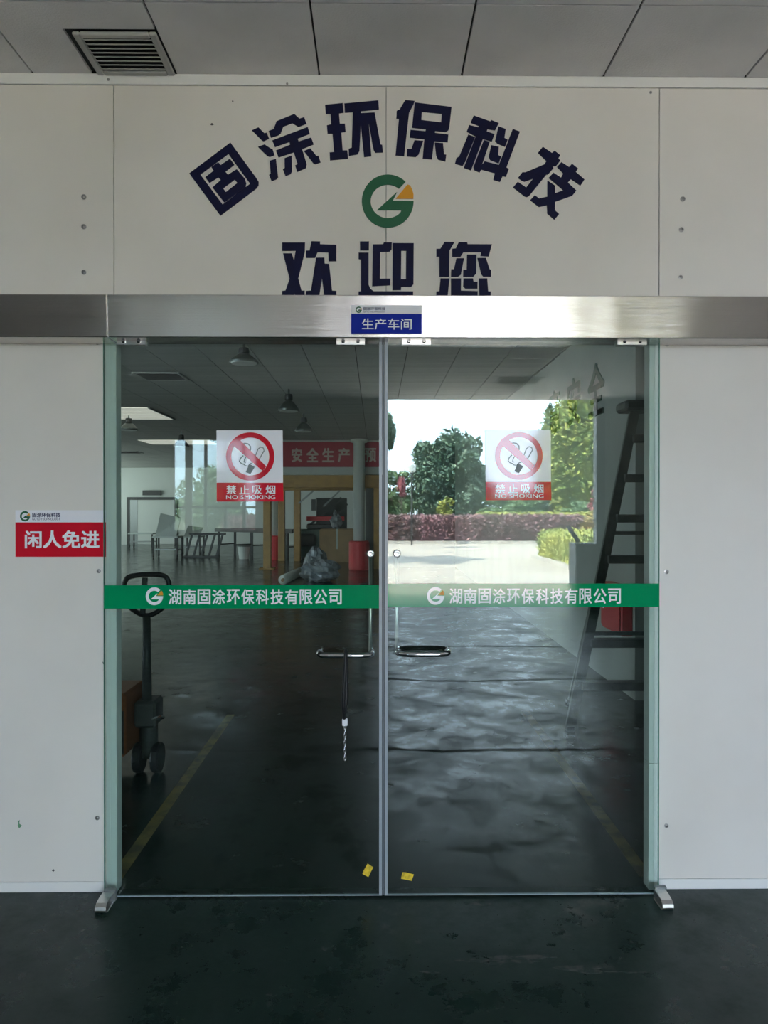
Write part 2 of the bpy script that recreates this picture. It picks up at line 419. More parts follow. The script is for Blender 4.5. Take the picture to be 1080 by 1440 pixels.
def ceiling(name, x0, x1, ya, yb, step_y, first, near_n_x, near_y, z):
    c = struct(name, box(x0, x1, min(ya, yb), max(ya, yb), z + .012, z + .08), 'gap')
    g = .597; xo = (248 - 527) / 334.0
    k0 = int(math.floor((x0 - xo) / g)); k1 = int(math.ceil((x1 - xo) / g))
    sgn = 1 if yb > ya else -1
    ys = [ya, ya + sgn * first]
    while sgn * (yb - ys[-1]) > .05: ys.append(ys[-1] + sgn * step_y if sgn * (yb - ys[-1]) > step_y else yb)
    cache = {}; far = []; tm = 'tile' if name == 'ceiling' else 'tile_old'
    for j in range(len(ys) - 1):
        y0, y1 = sorted((ys[j], ys[j + 1]))
        for k in range(k0, k1):
            a, b = max(x0, xo + k * g), min(x1, xo + (k + 1) * g)
            if b - a < .02: continue
            if name == 'ceiling' and k == -1 and j == 0:      # the corner tile is cut around the vent
                vx = P(244, 105, 0).x - .34
                geo = join(box(a + .004, vx, y0 + .003, y1 - .003, z, z + .012), box(vx, b - .004, y0 + .003, -.30, z, z + .012))
                obj('ceiling_tile', geo, 'tile', c); continue
            if abs((a + b) / 2) > near_n_x or sgn * (min(y0, y1, key=abs) if True else 0) > near_y:
                far.append(box(a + .004, b - .004, y0 + .003, y1 - .003, z, z + .012)); continue
            key = (round(b - a, 3), round(y1 - y0, 3))
            if key in cache: o = cache[key].copy(); C.objects.link(o); o.parent = c
            else:
                wx, wy = b - a - .008, y1 - y0 - .006
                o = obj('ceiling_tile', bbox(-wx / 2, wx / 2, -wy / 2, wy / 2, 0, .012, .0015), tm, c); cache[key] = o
            o.location = ((a + b) / 2, (y0 + y1) / 2, z)
    if far:
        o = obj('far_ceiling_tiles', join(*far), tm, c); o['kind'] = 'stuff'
    return c
ceil1 = ceiling('ceiling', -7, 7, 0, REARY - .1, 1.2, .455, 5.2, 99, ZC)
ceil2 = ceiling('ceiling_workshop', -13, 7, .10, 35, 1.2, 1.1, 5.4, 12.5, ZC)

# vent in the hall ceiling, close to the wall
def vent(label, x0, x1, y0, y1, n, group=None):
    t = thing('ceiling_vent', label, 'vent', ((x0 + x1) / 2, (y0 + y1) / 2, ZC), group)
    fr = .028; z = ZC
    obj('frame', join(bbox(x0, x0 + fr, y0, y1, z - .012, z + .003), bbox(x1 - fr, x1, y0, y1, z - .012, z + .003),
                      bbox(x0 + fr, x1 - fr, y0, y0 + fr, z - .012, z + .003), bbox(x0 + fr, x1 - fr, y1 - fr, y1, z - .012, z + .003)), 'ventm', t)
    obj('duct', box(x0 + fr, x1 - fr, y0 + fr, y1 - fr, z + .002, z + .011), 'gap', t)
    for i in range(n):
        yc = y0 + fr + (y1 - y0 - 2 * fr) * (i + .5) / n; d = (y1 - y0 - 2 * fr) / n * .42
        v = [(x, yc + s * d, z + h + dz) for x in (x0 + fr, x1 - fr) for s, h in ((-1, -.013), (1, -.003)) for dz in (0, .0025)]
        obj('slat', (v, [[0, 2, 3, 1], [4, 5, 7, 6], [0, 4, 6, 2], [1, 3, 7, 5], [0, 1, 5, 4], [2, 6, 7, 3]]), 'ventm', t)
vx1 = P(247, 103, 0).x; vx0 = P(139, 103, 0).x
vent('small square grey metal vent set in the ceiling tiles just above the white wall', vx0, vx1, -.285, -.008, 8)

# ------------------------------------------------------------------ stainless cover of the door track
HY = -.14
zh0, zh1 = P(540, 475, HY).z, P(540, 416, HY).z
hx = P(151, 440, HY).x
hd = thing('door_track_cover', 'long brushed stainless steel cover hiding the sliding door track across the whole wall', 'door track', (0, 0, zh0))
def cover(x0, x1):
    v, f = bbox(x0, x1, HY, -.009, zh0, zh1, .003)
    return [(a, b - (.012 * (c - zh0) / (zh1 - zh0) if b < -.07 else 0), c) for a, b, c in v], f
obj('cover_panel', cover(hx + .001, 3.6), 'stainless', hd)
obj('cover_panel', cover(-3.6, hx - .001), 'stainless', hd)
obj('joint_strip', box(hx - .004, hx + .004, HY + .004, -.002, zh0 + .004, zh1 - .004), 'gap', hd)

# ------------------------------------------------------------------ sliding glass doors
gz0 = .012; gz1 = zh0 + .10; GT = .010
xg0, xg1, xg2, xg3 = P(146, 700, GY).x, P(537.2, 700, GY).x, P(541.0, 700, GY).x, P(927, 700, GY).x
def door(i, xa, xb, seal_side, clamps, gx, gy, mirror):
    d = struct('door_%d' % i, box(xa, xb, GY, GY + GT, gz0, gz1), 'glass')
    xs_ = (xb - .012, xb) if seal_side > 0 else (xa, xa + .012)
    obj('edge_seal', join(box(xs_[0], xs_[1], GY - .004, GY, gz0, gz1), box(xs_[0], xs_[1], GY + GT, GY + GT + .004, gz0, gz1)), 'seal', d)
    xo = (xa - .002, xa) if seal_side > 0 else (xb, xb + .002)
    obj('glass_edge', box(xo[0], xo[1], GY, GY + GT, gz0, gz1), 'edge', d)
    obj('bottom_edge', box(xa, xb, GY, GY + GT, gz0 - .003, gz0), 'seal', d)
    for a, b in clamps:
        p, q = P(a, 485, GY - .012), P(b, 475, GY - .012)
        c = obj('hanger_clamp', join(bbox(p.x, q.x, GY - .012, GY - .0005, p.z, gz1 - .005, .0015),
                                     bbox(p.x, q.x, GY + GT + .0005, GY + GT + .012, p.z, gz1 - .005, .0015)), 'clip', d)
        for s in (.2, .72):
            sx = a + (b - a) * (s + .04); sp = P(sx, 480, GY - .012)
            obj('screw', lathe([(.0085, 0), (.0085, -.003), (.006, -.005), (.003, -.0035)], (sp.x, sp.y, sp.z), 12, 'Y'), 'chrome', c)
    # outer grip: horizontal U bar; inner pull bar: vertical, behind the glass
    (xl, xr) = gx; yc = GY - .062; p, q = P(xl, gy, yc), P(xr, gy, yc); r = .012; k = .045
    a, b = p.x + r, q.x - r; z = p.z
    pts = [(a, GY, z)] + [(a + k * (1 - math.cos(t)), yc + k * (1 - math.sin(t)), z) for t in np.linspace(0, PI / 2, 7)] \
        + [(b - k * (1 - math.sin(t)), yc + k * (1 - math.cos(t)), z) for t in np.linspace(0, PI / 2, 7)] + [(b, GY, z)]
    obj('outer_grip', tube(pts, r, 14), 'chrome', d, True)
    for x in (a, b): obj('grip_flange', lathe([(.0145, 0), (.0145, -.003), (.012, -.005)], (x, GY, z), 16, 'Y'), 'steel', d)
    vx = P(mirror, 800, 0).x; z0, z1 = P(mirror, 914, 0).z, P(mirror, 779, 0).z
    pts = [(vx, GY + GT, z0), (vx, .0, z0), (vx, .022, z0 + .02), (vx, .022, z1 - .02), (vx, .0, z1), (vx, GY + GT, z1)]
    obj('inner_pull_bar', tube(pts, .0075, 12), 'clip', d, True)
    cp = P(mirror, 778.5, GY)
    obj('mounting_cap', lathe([(.016, 0), (.016, -.006), (.011, -.010), (.008, -.008), (.003, -.008)], (cp.x, GY, cp.z), 18, 'Y'), 'clip', d, True)
    return d
d1 = door(1, xg0, xg1, 1, [(164, 205), (473, 513)], (444, 527), 922, 521)
d2 = door(2, xg2, xg3, -1, [(565, 606), (868, 910)], (556, 636), 920, 558)
struct('trim_4', box(xg1 + .0015, xg2 - .0015, GY + .001, GY + .009, gz0, gz1), 'seal_dark')

# floor guides of the two doors
for px, lab in ((155, 'curved steel floor guide at the left foot of the glass doors'), (925, 'curved steel floor guide at the right foot of the glass doors')):
    x = P(px, 1250, GY).x; g = thing('floor_guide', lab, 'door guide', (x, GY, 0))
    pts = [(GY - .11, .003), (GY - .115, .012), (GY - .112, .024), (GY - .095, .034), (GY - .06, .040), (GY - .022, .040)]
    V = [(x + s * .022, y, z) for y, z in pts for s in (-1, 1)] + [(x + s * .022, y + .004, z - .004 if z > .006 else 0) for y, z in pts for s in (-1, 1)]
    n = len(pts) * 2; Fc = []
    for i in range(len(pts) - 1):
        Fc += [[2 * i, 2 * i + 1, 2 * i + 3, 2 * i + 2], [n + 2 * i, n + 2 * i + 2, n + 2 * i + 3, n + 2 * i + 1],
               [2 * i, 2 * i + 2, n + 2 * i + 2, n + 2 * i], [2 * i + 1, n + 2 * i + 1, n + 2 * i + 3, 2 * i + 3]]
    Fc += [[0, n, n + 1, 1], [n - 2, n - 1, 2 * n - 1, 2 * n - 2]]
    obj('curved_foot', (V, Fc), 'clip', g)
    obj('base_plate', bbox(x - .026, x + .026, GY - .105, GY - .02, 0, .006, .001), 'clip', g)
    obj('roller_block', bbox(x - .02, x + .03, GY - .022, GY - .003, 0, .05, .003), 'steel', g)

# ------------------------------------------------------------------ big navy characters
CH = {
 'gu': ((260, 195, 110), [
   [(65, 487), (632, 62), (985, 545), (1020, 600), (1018, 650), (985, 695), (492, 1068)], 'H', [(215, 500), (602, 215), (905, 630), (525, 915)]],
   [[(370, 400), (465, 335), (500, 372), (625, 285), (685, 365), (560, 460), (598, 505), (720, 430), (830, 560), (850, 620), (840, 670), (545, 885), (385, 680), (500, 578), (462, 540), (340, 615), (285, 540), (400, 452)], 'H', [(530, 690), (690, 570), (728, 620), (570, 745)]]),
 'tu': ((350, 150, 110), [[(45, 335), (135, 295), (215, 375), (250, 368), (280, 445), (205, 482), (180, 470)]],
   [[(130, 562), (220, 530), (310, 590), (330, 595), (355, 672), (290, 697), (255, 685)]],
   [[(290, 755), (375, 730), (405, 980), (385, 1005), (315, 1035), (280, 950), (305, 935)]],
   [[(275, 345), (345, 320), (385, 210), (630, 110), (700, 175), (765, 155), (797, 240), (685, 285), (600, 232), (475, 280), (440, 375), (405, 400), (305, 432)]],
   [[(325, 475), (815, 290), (840, 378), (675, 445), (690, 490), (862, 435), (895, 525), (735, 590), (800, 800), (790, 850), (668, 905), (640, 820), (675, 800), (620, 635), (410, 705), (375, 615), (570, 535), (560, 490), (360, 562)]],
   [[(495, 720), (592, 685), (595, 900), (575, 935), (508, 962), (470, 870), (497, 855)]],
   [[(762, 620), (850, 585), (935, 690), (962, 685), (990, 775), (915, 800), (890, 785)]]),
 'huan': ((450, 130, 100), [[(78, 198), (345, 172), (358, 312), (290, 322), (303, 485), (380, 485), (390, 605), (325, 612), (345, 890), (415, 890), (428, 1010), (152, 1035), (147, 920), (215, 915), (190, 630), (115, 630), (105, 510), (170, 495), (160, 330), (88, 332)]],
   [[(370, 178), (885, 130), (895, 262), (620, 290), (620, 325), (830, 315), (920, 800), (945, 805), (955, 915), (840, 920), (815, 880), (740, 470), (780, 975), (670, 985), (620, 500), (600, 890), (570, 945), (440, 968), (435, 865), (482, 850), (500, 305), (380, 312)]]),
 'bao': ((548, 130, 100), [[(235, 125), (378, 138), (365, 180), (295, 310), (220, 972), (88, 960), (140, 405), (100, 402), (105, 290), (150, 270)]],
   [[(380, 162), (938, 230), (905, 540), (890, 580), (850, 605), (690, 590), (685, 625), (890, 650), (880, 762), (675, 745), (640, 1022), (500, 1008), (525, 715), (303, 690), (315, 578), (540, 600), (550, 565), (340, 540)], 'H', [(488, 300), (790, 330), (780, 465), (480, 430)]],
   [[(375, 735), (508, 745), (440, 945), (395, 985), (258, 975), (262, 868), (330, 868)]],
   [[(683, 770), (808, 780), (825, 950), (858, 955), (845, 1055), (735, 1025), (705, 960)]]),
 'ke': ((635, 155, 100), [[(335, 90), (585, 180), (600, 160), (715, 205), (660, 310), (545, 295), (530, 330), (650, 375), (610, 480), (475, 440), (295, 918), (185, 880), (365, 405), (230, 330), (265, 235), (400, 270), (415, 245), (290, 195)]],
   [[(250, 380), (355, 415), (205, 790), (165, 850), (52, 815), (70, 740), (115, 710)]],
   [[(488, 462), (578, 490), (462, 835), (500, 785), (715, 840), (925, 295), (1035, 335), (830, 880), (868, 900), (825, 1015), (775, 1005), (735, 1092), (632, 1060), (655, 960), (450, 905), (425, 950), (345, 915), (330, 870)]],
   [[(710, 255), (820, 295), (800, 430), (850, 460), (810, 560), (690, 510), (660, 470)]],
   [[(600, 540), (715, 565), (705, 690), (750, 715), (715, 812), (585, 760), (562, 710)]]),
 'ji': ((715, 200, 115), [[(450, 68), (570, 150), (605, 120), (680, 180), (655, 220), (680, 250), (625, 320), (580, 320), (590, 350), (520, 430), (500, 430), (270, 715), (240, 728), (215, 720), (60, 600), (120, 530), (230, 605), (325, 485), (210, 525), (180, 515), (125, 475), (180, 405), (220, 405), (470, 300), (500, 250), (388, 145)]],
   [[(695, 270), (795, 335), (835, 292), (915, 355), (885, 400), (1000, 500), (948, 578), (825, 490), (780, 540), (892, 645), (840, 710), (612, 790), (610, 905), (665, 955), (605, 1028), (510, 945), (505, 835), (400, 858), (285, 770), (345, 705), (400, 750), (512, 725), (512, 515), (610, 580), (612, 680), (725, 640), (530, 475), (590, 410), (690, 475), (722, 415), (640, 330)]]),
 'huan_welcome': ((390, 335, 90), [[(85, 80), (470, 80), (465, 235), (355, 680), (410, 890), (462, 890), (462, 1010), (308, 1010), (288, 935), (262, 1010), (85, 1010), (85, 895), (140, 890), (210, 690), (100, 262), (245, 262), (285, 380), (312, 215), (85, 215)]],
   [[(578, 58), (722, 62), (722, 108), (998, 118), (998, 392), (865, 392), (860, 245), (680, 240), (640, 335), (485, 335), (485, 215), (545, 215)]],
   [[(655, 335), (795, 335), (800, 435), (875, 440), (925, 890), (998, 895), (998, 1010), (800, 1010), (755, 680), (705, 1010), (485, 1010), (485, 895), (570, 890)]]),
 'ying': ((498, 335, 90), [[(100, 62), (252, 62), (250, 208), (102, 208)]],
   [[(75, 250), (245, 250), (245, 790), (275, 860), (330, 900), (995, 902), (995, 1010), (75, 1010), (75, 905), (118, 900), (118, 360), (75, 355)]],
   [[(315, 110), (490, 108), (500, 78), (635, 78), (632, 190), (600, 230), (440, 238), (435, 690), (612, 688), (610, 798), (305, 815)]],
   [[(650, 88), (1005, 90), (1000, 780), (960, 825), (795, 825), (790, 880), (645, 880)], 'H', [(795, 215), (880, 215), (875, 700), (790, 698)]]),
 'nin': ((607, 335, 90), [[(215, 70), (382, 72), (300, 215), (292, 655), (130, 655), (130, 315), (78, 315), (78, 185), (145, 185)]],
   [[(455, 72), (598, 75), (605, 108), (1015, 110), (960, 312), (820, 305), (835, 240), (535, 240), (485, 318), (345, 318), (345, 185), (405, 180)]],
   [[(415, 345), (545, 345), (490, 620), (440, 655), (325, 655), (328, 530), (375, 530)]],
   [[(595, 282), (755, 282), (750, 600), (700, 655), (530, 655), (532, 540), (590, 540)]],
   [[(770, 340), (912, 338), (975, 530), (1000, 540), (998, 652), (870, 652), (835, 610)]],
   [[(150, 685), (300, 685), (265, 1010), (78, 1010), (78, 905), (130, 900)]],
   [[(325, 685), (495, 685), (492, 890), (775, 900), (770, 1010), (325, 1010)]],
   [[(535, 685), (695, 685), (705, 740), (772, 742), (770, 855), (570, 855), (530, 820)]],
   [[(795, 685), (935, 685), (950, 900), (995, 905), (990, 1010), (805, 1010)]]),
}
CL = {'gu': 'dark navy cut-out character 固, first and lowest left of the arc on the white wall',
      'tu': 'dark navy cut-out character 涂, second from the left in the arc',
      'huan': 'dark navy cut-out character 环, third in the arc, left of its top',
      'bao': 'dark navy cut-out character 保, fourth in the arc, right of its top',
      'ke': 'dark navy cut-out character 科, fifth in the arc, tilted right',
      'ji': 'dark navy cut-out character 技, last and lowest right of the arc',
      'huan_welcome': 'dark navy cut-out character 欢 standing upright on the steel cover, left of three',
      'ying': 'dark navy cut-out character 迎 above the steel cover, under the round green emblem',
      'nin': 'dark navy cut-out character 您 above the steel cover, right of three'}
for k, v in CH.items():
    (x0, y0, s), strokes = v[0], v[1:]
    gs = []
    for st in strokes:
        loops = [l for l in st if l != 'H']
        lp = [[(lambda p: (p.x, p.z))(P(x0 + a / 1080 * s, y0 + b / 1080 * s, 0)) for a, b in L] for L in loops]
        gs.append(plate(lp, -.0005, .006))
    single('wall_character', join(*gs), 'navy', CL[k], 'wall lettering', 'navy characters on the wall above the doors')
lg = thing('wall_emblem', 'round green letter G emblem with an orange wedge on the white wall', 'emblem', tuple(P(545, 321, 0)))
obj('ring', logo_piece(LOGO_G, 503, 240, 85, -.0005, .005), 'green', lg)
obj('wedge', logo_piece(LOGO_T, 503, 240, 85, -.0005, .005), 'orange', lg, label='orange wedge')

# ------------------------------------------------------------------ company signs (red on the wall, blue on the cover)
def company_sign(name, label, rect, split, Y, colour, body, trect, logo, name_r, eng_r):
    x0, y0, x1, y1 = rect
    t = thing(name, label, 'sign', tuple(P((x0 + x1) / 2, y1, Y)))
    obj('white_strip', rectp(x0, y0, x1, split, Y, .002), 'white', t)
    obj('colour_field', rectp(x0, split, x1, y1, Y, .002), colour, t)
    obj('title_lettering', text(body, trect, Y - .002, bold=.025 if colour == 'red' else .008), 'letter', t)
    lx, ly, ls = logo
    obj('emblem_ring', logo_piece(LOGO_G, lx, ly, ls, Y - .002, .0008), 'green', t)
    obj('emblem_wedge', logo_piece(LOGO_T, lx, ly, ls, Y - .002, .0008), 'orange', t)
    obj('company_name', text('固涂环保科技', name_r, Y - .002, bold=.03), 'darkprint', t)
    obj('english_name', text('GUTU TECHNOLOGY', eng_r, Y - .002, bold=.01), 'darkprint', t)
company_sign('warning_sign', 'red sign with white characters 闲人免进 on the white wall left of the doors', (22, 717.5, 150, 783), 734.5, -.0005, 'red',
             '闲人免进', (35, 746, 140, 771), (27, 717.5, 16.5), (45.5, 721, 85, 727.5), (45.5, 728.5, 85, 731.5))
company_sign('workshop_sign', 'small blue sign with white characters 生产车间 in the middle of the steel cover', (494, 429.5, 593, 469), 441.5, HY - .0125, 'blue',
             '生产车间', (509, 448, 579, 463.5), (499.5, 430.5, 10), (511, 432, 542, 436.5), (511, 437.5, 542, 439.5))

# ------------------------------------------------------------------ green bands on the inside of the glass
IY = GY - .0012
def inner(geo_fn, *a): return geo_fn(*a)
def band(label, x0, x1, y0, y1, logo, trect):
    Yb = IY
    t = thing('door_band', label, 'safety band', tuple(P((x0 + x1) / 2, y1, Yb)), 'green safety bands across the glass doors')
    obj('strip', rectp(x0, y0, x1, y1, Yb + .001, .0010), 'bandgreen', t)
    lx, ly, ls = logo
    obj('emblem_ring', logo_piece(LOGO_G, lx, ly, ls, Yb, .0005), 'letter', t)
    obj('emblem_wedge', logo_piece(LOGO_T, lx, ly, ls, Yb, .0005), 'orange', t)
    x0_, y0_, x1_, y1_ = trect; pit = (x1_ - x0_ + 2.4) / 12
    obj('company_lettering', join(*[text(c, (x0_ + i * pit, y0_, x0_ + i * pit + pit - 2.4, y1_), Yb, .0005, bold=.016) for i, c in enumerate('湖南固涂环保科技有限公司')]), 'letter', t)
band('green band with white company name across the left glass door', 146.5, 534, 822.5, 856, (203, 824, 28.5), (237, 828.5, 480.5, 850))
band('green band with white company name across the right glass door', 544, 927, 820.5, 854, (598.5, 823.5, 28.5), (632, 827.5, 873, 849))

# ------------------------------------------------------------------ no-smoking signs on the glass
def nosmoke(label, ox, oy, sc):
    Ys = IY
    def q(a, b): p = P(ox + a / 9 * sc, oy + b / 9 * sc, Ys); return (p.x, p.z)
    def pl(loops, t_=.0008, lift=0): return plate([[q(a, b) for a, b in L] for L in loops], Ys + .0009 - lift, t_)
    t = thing('no_smoking_sign', label, 'sign', tuple(P(ox + 61 * sc, oy + 115 * sc, Ys)), 'no-smoking signs on the glass doors')
    obj('white_field', pl([[(130, 135), (968, 135), (972, 800), (132, 800)]]), 'white', t)
    obj('red_field', pl([[(132, 800), (972, 800), (978, 1036), (133, 1038)]]), 'red', t)
    circ = lambda cx, cy, r, n=48: [(cx + r * math.cos(2 * PI * i / n), cy + r * math.sin(2 * PI * i / n)) for i in range(n)]
    obj('prohibition_ring', pl([circ(558, 468, 306), circ(558, 468, 240)], .0004, .0020), 'red', t)
    obj('prohibition_bar', pl([[(375, 262), (420, 252), (760, 592), (715, 652), (330, 318)]], .0004, .0026), 'red', t)
    def stroke(pts, w_):
        out, inn = [], []
        for i, p in enumerate(pts):
            a = Vector(pts[max(i - 1, 0)]); b = Vector(pts[min(i + 1, len(pts) - 1)]); n = (b - a).normalized(); n = Vector((-n.y, n.x)) * w_ / 2
            out.append((p[0] + n.x, p[1] + n.y)); inn.append((p[0] - n.x, p[1] - n.y))
        return out + inn[::-1]
    hand = [stroke([(440, 335), (455, 312), (490, 300), (530, 308), (560, 340), (562, 380), (545, 425)], 15),
            stroke([(470, 455), (435, 490), (420, 530), (445, 555), (480, 568), (492, 582)], 14),
            stroke([(505, 470), (485, 505), (478, 535), (500, 548)], 12),
            stroke([(492, 582), (530, 590), (555, 560), (590, 545)], 12)]
    cig = [stroke([(600, 520), (655, 375), (690, 348), (725, 362), (732, 395), (655, 530)], 13)]
    obj('hand_outline', join(*[pl([s], .0003, .0012) for s in hand]), 'greyprint', t)
    obj('cigarette_outline', join(*[pl([s], .0003, .0012) for s in cig]), 'greyprint', t)
    obj('matchbox', pl([[(545, 560), (615, 600), (560, 690), (500, 665)]], .0003, .0012), 'greyprint', t)
    def tr(r): return (ox + r[0] / 9 * sc, oy + r[1] / 9 * sc, ox + r[2] / 9 * sc, oy + r[3] / 9 * sc)
    for ch, xa, xb in (('禁', 255, 380), ('止', 420, 545), ('吸', 585, 705), ('烟', 752, 875)):
        obj('character', text(ch, tr((xa, 832, xb, 945)), Ys, bold=.02), 'letter', t)
    obj('english_lettering', text('NO SMOKING', tr((252, 958, 875, 1008)), Ys, bold=.006), 'letter', t)
nosmoke('square white and red no-smoking sign on the left glass door', 290, 590, 1.0)
nosmoke('square white and red no-smoking sign on the right glass door', 668.5, 590, .985)

for px, py, an, lab in ((517, 1223.5, 65, 'yellow tape scrap at the foot of the left glass door, standing upright'),
                   (573, 1232, -10, 'yellow tape scrap at the foot of the right glass door, lying flat')):
    a = math.radians(an); c_ = P(px, py, GY)
    pts = [(c_.x + (u * math.cos(a) - v_ * math.sin(a)) / 345, c_.z + (u * math.sin(a) + v_ * math.cos(a)) / 345) for u, v_ in ((-8.5, -5), (7, -5.5), (8.5, 4), (-3, 5), (-8, 4.5))]
    single('tape_scrap', plate([pts], GY - .0003, .0006), 'tape', lab, 'tape')

# ------------------------------------------------------------------ cable lock hanging from the left grip
yb = GY - .062; xq = P(485, 922, yb).x; zt = P(485, 922, yb).z; zbm = P(485, 1012, yb).z
lk = thing('cable_lock', 'black cable lock with a thin hanging chain looped over the left door grip', 'lock', (xq, yb, P(485, 1068, yb).z))
rr = .021
pts = [(xq + .004, yb + rr * math.cos(t), zt + rr * math.sin(t)) for t in np.linspace(0, PI, 9)]
loopp = [(xq - .004, yb + .004, zbm), (xq + .005, yb + .014, zbm + .08), (xq + .004, yb + rr, zt - .03)] + pts + [(xq + .002, yb - rr, zt - .03), (xq - .006, yb - .014, zbm + .08), (xq - .002, yb - .004, zbm)]
obj('cable', tube(loopp, .0075, 10), 'rubber', lk, True)
cz = P(485, 1015, yb).z
obj('clasp', bbox(xq - .011, xq + .011, yb - .012, yb + .010, cz - .015, cz + .014, .003), 'white', lk, label='pale plastic clasp')
z = cz - .015; i = 0; zend = P(485, 1068, yb).z
link0 = None
while z > zend:
    if link0 is None:
        n = 12; lp = [((.0045 * math.cos(2 * PI * k / n)), 0, .0095 * math.sin(2 * PI * k / n)) for k in range(n)]
        link0 = obj('chain_link', tube(lp, .0016, 5, closed=True), 'chrome', None, True); o = link0
    else: o = link0.copy(); C.objects.link(o)
    o.parent = lk; o.location = (0, 0, z - .009 - lk.location.z); o.rotation_euler = (0, 0, (i % 2) * PI / 2 + .5)
    z -= .0155; i += 1

# ================================================================== workshop behind the glass
FY = 30.8                                # far wall
wf = struct('wall_back', box(-13.2, 7, FY, FY + .2, 0, ZC), 'wshwall')
struct('wall_left', box(-13.2, -13.0, .1, FY, 0, ZC), 'wshwall')
SX = 2.17
wr = struct('wall_right', join(box(SX, SX + .15, 3.15, FY, 0, ZC), box(SX + .15, 7, 3.15, 3.30, 0, ZC)), 'sidewall')
struct('wall_right_near', box(6.9, 7.05, .1, 3.15, 0, ZC), 'sidewall')
# lettering on the workshop's right-hand wall
def side_char(ch, ya, yb_, z0, z1):
    v, f, lo, hi = text(ch, None, 0, back=True, bold=.018)
    V = [(SX - .012, yb_ + (p[0] - lo[0]) / (hi[0] - lo[0]) * (ya - yb_), z0 + (p[1] - lo[1]) / (hi[1] - lo[1]) * (z1 - z0)) for p in v]
    n = len(V); V2 = V + [(SX - .001, b, c) for a, b, c in V]
    cnt = {}
    for q in f:
        for a, b in zip(q, q[1:] + q[:1]): cnt[(a, b)] = 1
    side = [[a, b, b + n, a + n] for (a, b) in cnt if (b, a) not in cnt]
    return V2, [list(q) for q in f] + [[i + n for i in q][::-1] for q in f] + side
for ch, dn, lab in (('全', 7.20, 'nearest'), ('安', 8.05, 'second'), ('意', 8.95, 'farthest')):
    ya, yb_ = dn - D, dn - D + .55
    single('wall_letter', side_char(ch, ya, yb_, 2.52, 3.04), 'glyph',
           'dark green character %s on the workshop side wall, %s of the row' % (ch, lab), 'wall lettering', 'green characters on the workshop side wall')

# far doorway
fx0, fx1 = P(183, 765, FY).x, P(246, 765, FY).x; fz = P(183, 703, FY).z
dn = thing('far_doorway', 'dark framed pale double door in the far workshop wall', 'door', ((fx0 + fx1) / 2, FY, 0))
obj('frame', join(box(fx0 - .12, fx0, FY - .09, FY - .003, 0, fz + .12), box(fx1, fx1 + .12, FY - .09, FY - .003, 0, fz + .12), box(fx0, fx1, FY - .09, FY - .003, fz, fz + .12)), 'dark', dn)
mid = fx0 + .35
obj('door_leaf', box(fx0, mid, FY - .06, FY - .01, .02, fz), 'steel', dn)
obj('door_leaf', box(mid, fx1, FY - .05, FY - .01, .02, fz), 'wshwall', dn)
obj('exit_lamp', box((fx0 + fx1) / 2 - .4, (fx0 + fx1) / 2 + .4, FY - .15, FY - .003, fz + .2, fz + .42), 'dark', dn)

# bright daylight patches on the ceiling, put in as glowing strips, far left
for (xa, xb, ya, yb2, lab) in ((-5.7, -4.1, 12.3, 10.5, 'glowing strips standing in for a daylight patch on the workshop ceiling, nearer of two'),
                         (-6.3, -4.4, 18.3, 17.0, 'glowing strips standing in for a daylight patch on the workshop ceiling, farther of two')):
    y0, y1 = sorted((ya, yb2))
    t = thing('ceiling_daylight_patch', lab, 'light', ((xa + xb) / 2, (y0 + y1) / 2, ZC), 'glowing daylight patches on the workshop ceiling')
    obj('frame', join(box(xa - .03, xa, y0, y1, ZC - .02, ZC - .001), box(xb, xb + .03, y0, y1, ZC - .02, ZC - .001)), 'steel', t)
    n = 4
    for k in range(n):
        obj('glow_strip', box(xa, xb, y0 + (y1 - y0) * k / n, y0 + (y1 - y0) * (k + .93) / n, ZC - .014, ZC - .002), 'daylight_patch', t)

def vent_flat(label, x0, x1, y0, y1):
    t = thing('ceiling_vent', label, 'vent', ((x0 + x1) / 2, (y0 + y1) / 2, ZC), 'vents in the workshop ceiling')
    z = ZC; fr = .04
    obj('frame', join(bbox(x0, x0 + fr, y0, y1, z - .02, z - .001), bbox(x1 - fr, x1, y0, y1, z - .02, z - .001),
                      bbox(x0 + fr, x1 - fr, y0, y0 + fr, z - .02, z - .001), bbox(x0 + fr, x1 - fr, y1 - fr, y1, z - .02, z - .001)), 'ventm', t)
    obj('grille', join(box(x0 + fr, x1 - fr, y0 + fr, y1 - fr, z - .008, z - .002), *[box(x0 + fr, x1 - fr, y, y + .012, z - .016, z - .008) for y in np.linspace(y0 + fr + .02, y1 - fr - .02, 8)]), 'dark', t)
vent_flat('black ceiling grille in the workshop, nearest the left door', -3.25, -2.62, 6.95, 7.55)
vent_flat('black ceiling grille far back in the workshop', -8.7, -7.6, 21.0, 21.8)

# hanging reflector lamps
def lamp(px, py, dep, sc, lab):
    z = ZC; p = P(px, py, dep - D)
    t = thing('hanging_lamp', lab, 'lamp', (p.x, p.y, z), 'reflector lamps under the workshop ceiling')
    h = z - p.z; x, y = p.x, p.y
    obj('rod', tube([(x, y, z - .001), (x, y, z - h * .35)], .014, 6), 'lampmetal', t)
    obj('ballast', lathe([(.05 * sc, 0), (.06 * sc, -.03), (.06 * sc, -h * .25), (.03 * sc, -h * .3)], (x, y, z - h * .22), 12), 'dark', t)
    obj('reflector', lathe([(.05 * sc, 0), (.09 * sc, -h * .1), (.15 * sc, -h * .32), (.165 * sc, -h * .45), (.15 * sc, -h * .45), (.05 * sc, -h * .1)], (x, y, z - h * .5), 20), 'lampmetal', t, True)
    obj('glass', lathe([(.145 * sc, 0), (.14 * sc, -.012)], (x, y, z - h * .93), 18), 'lampglass', t)
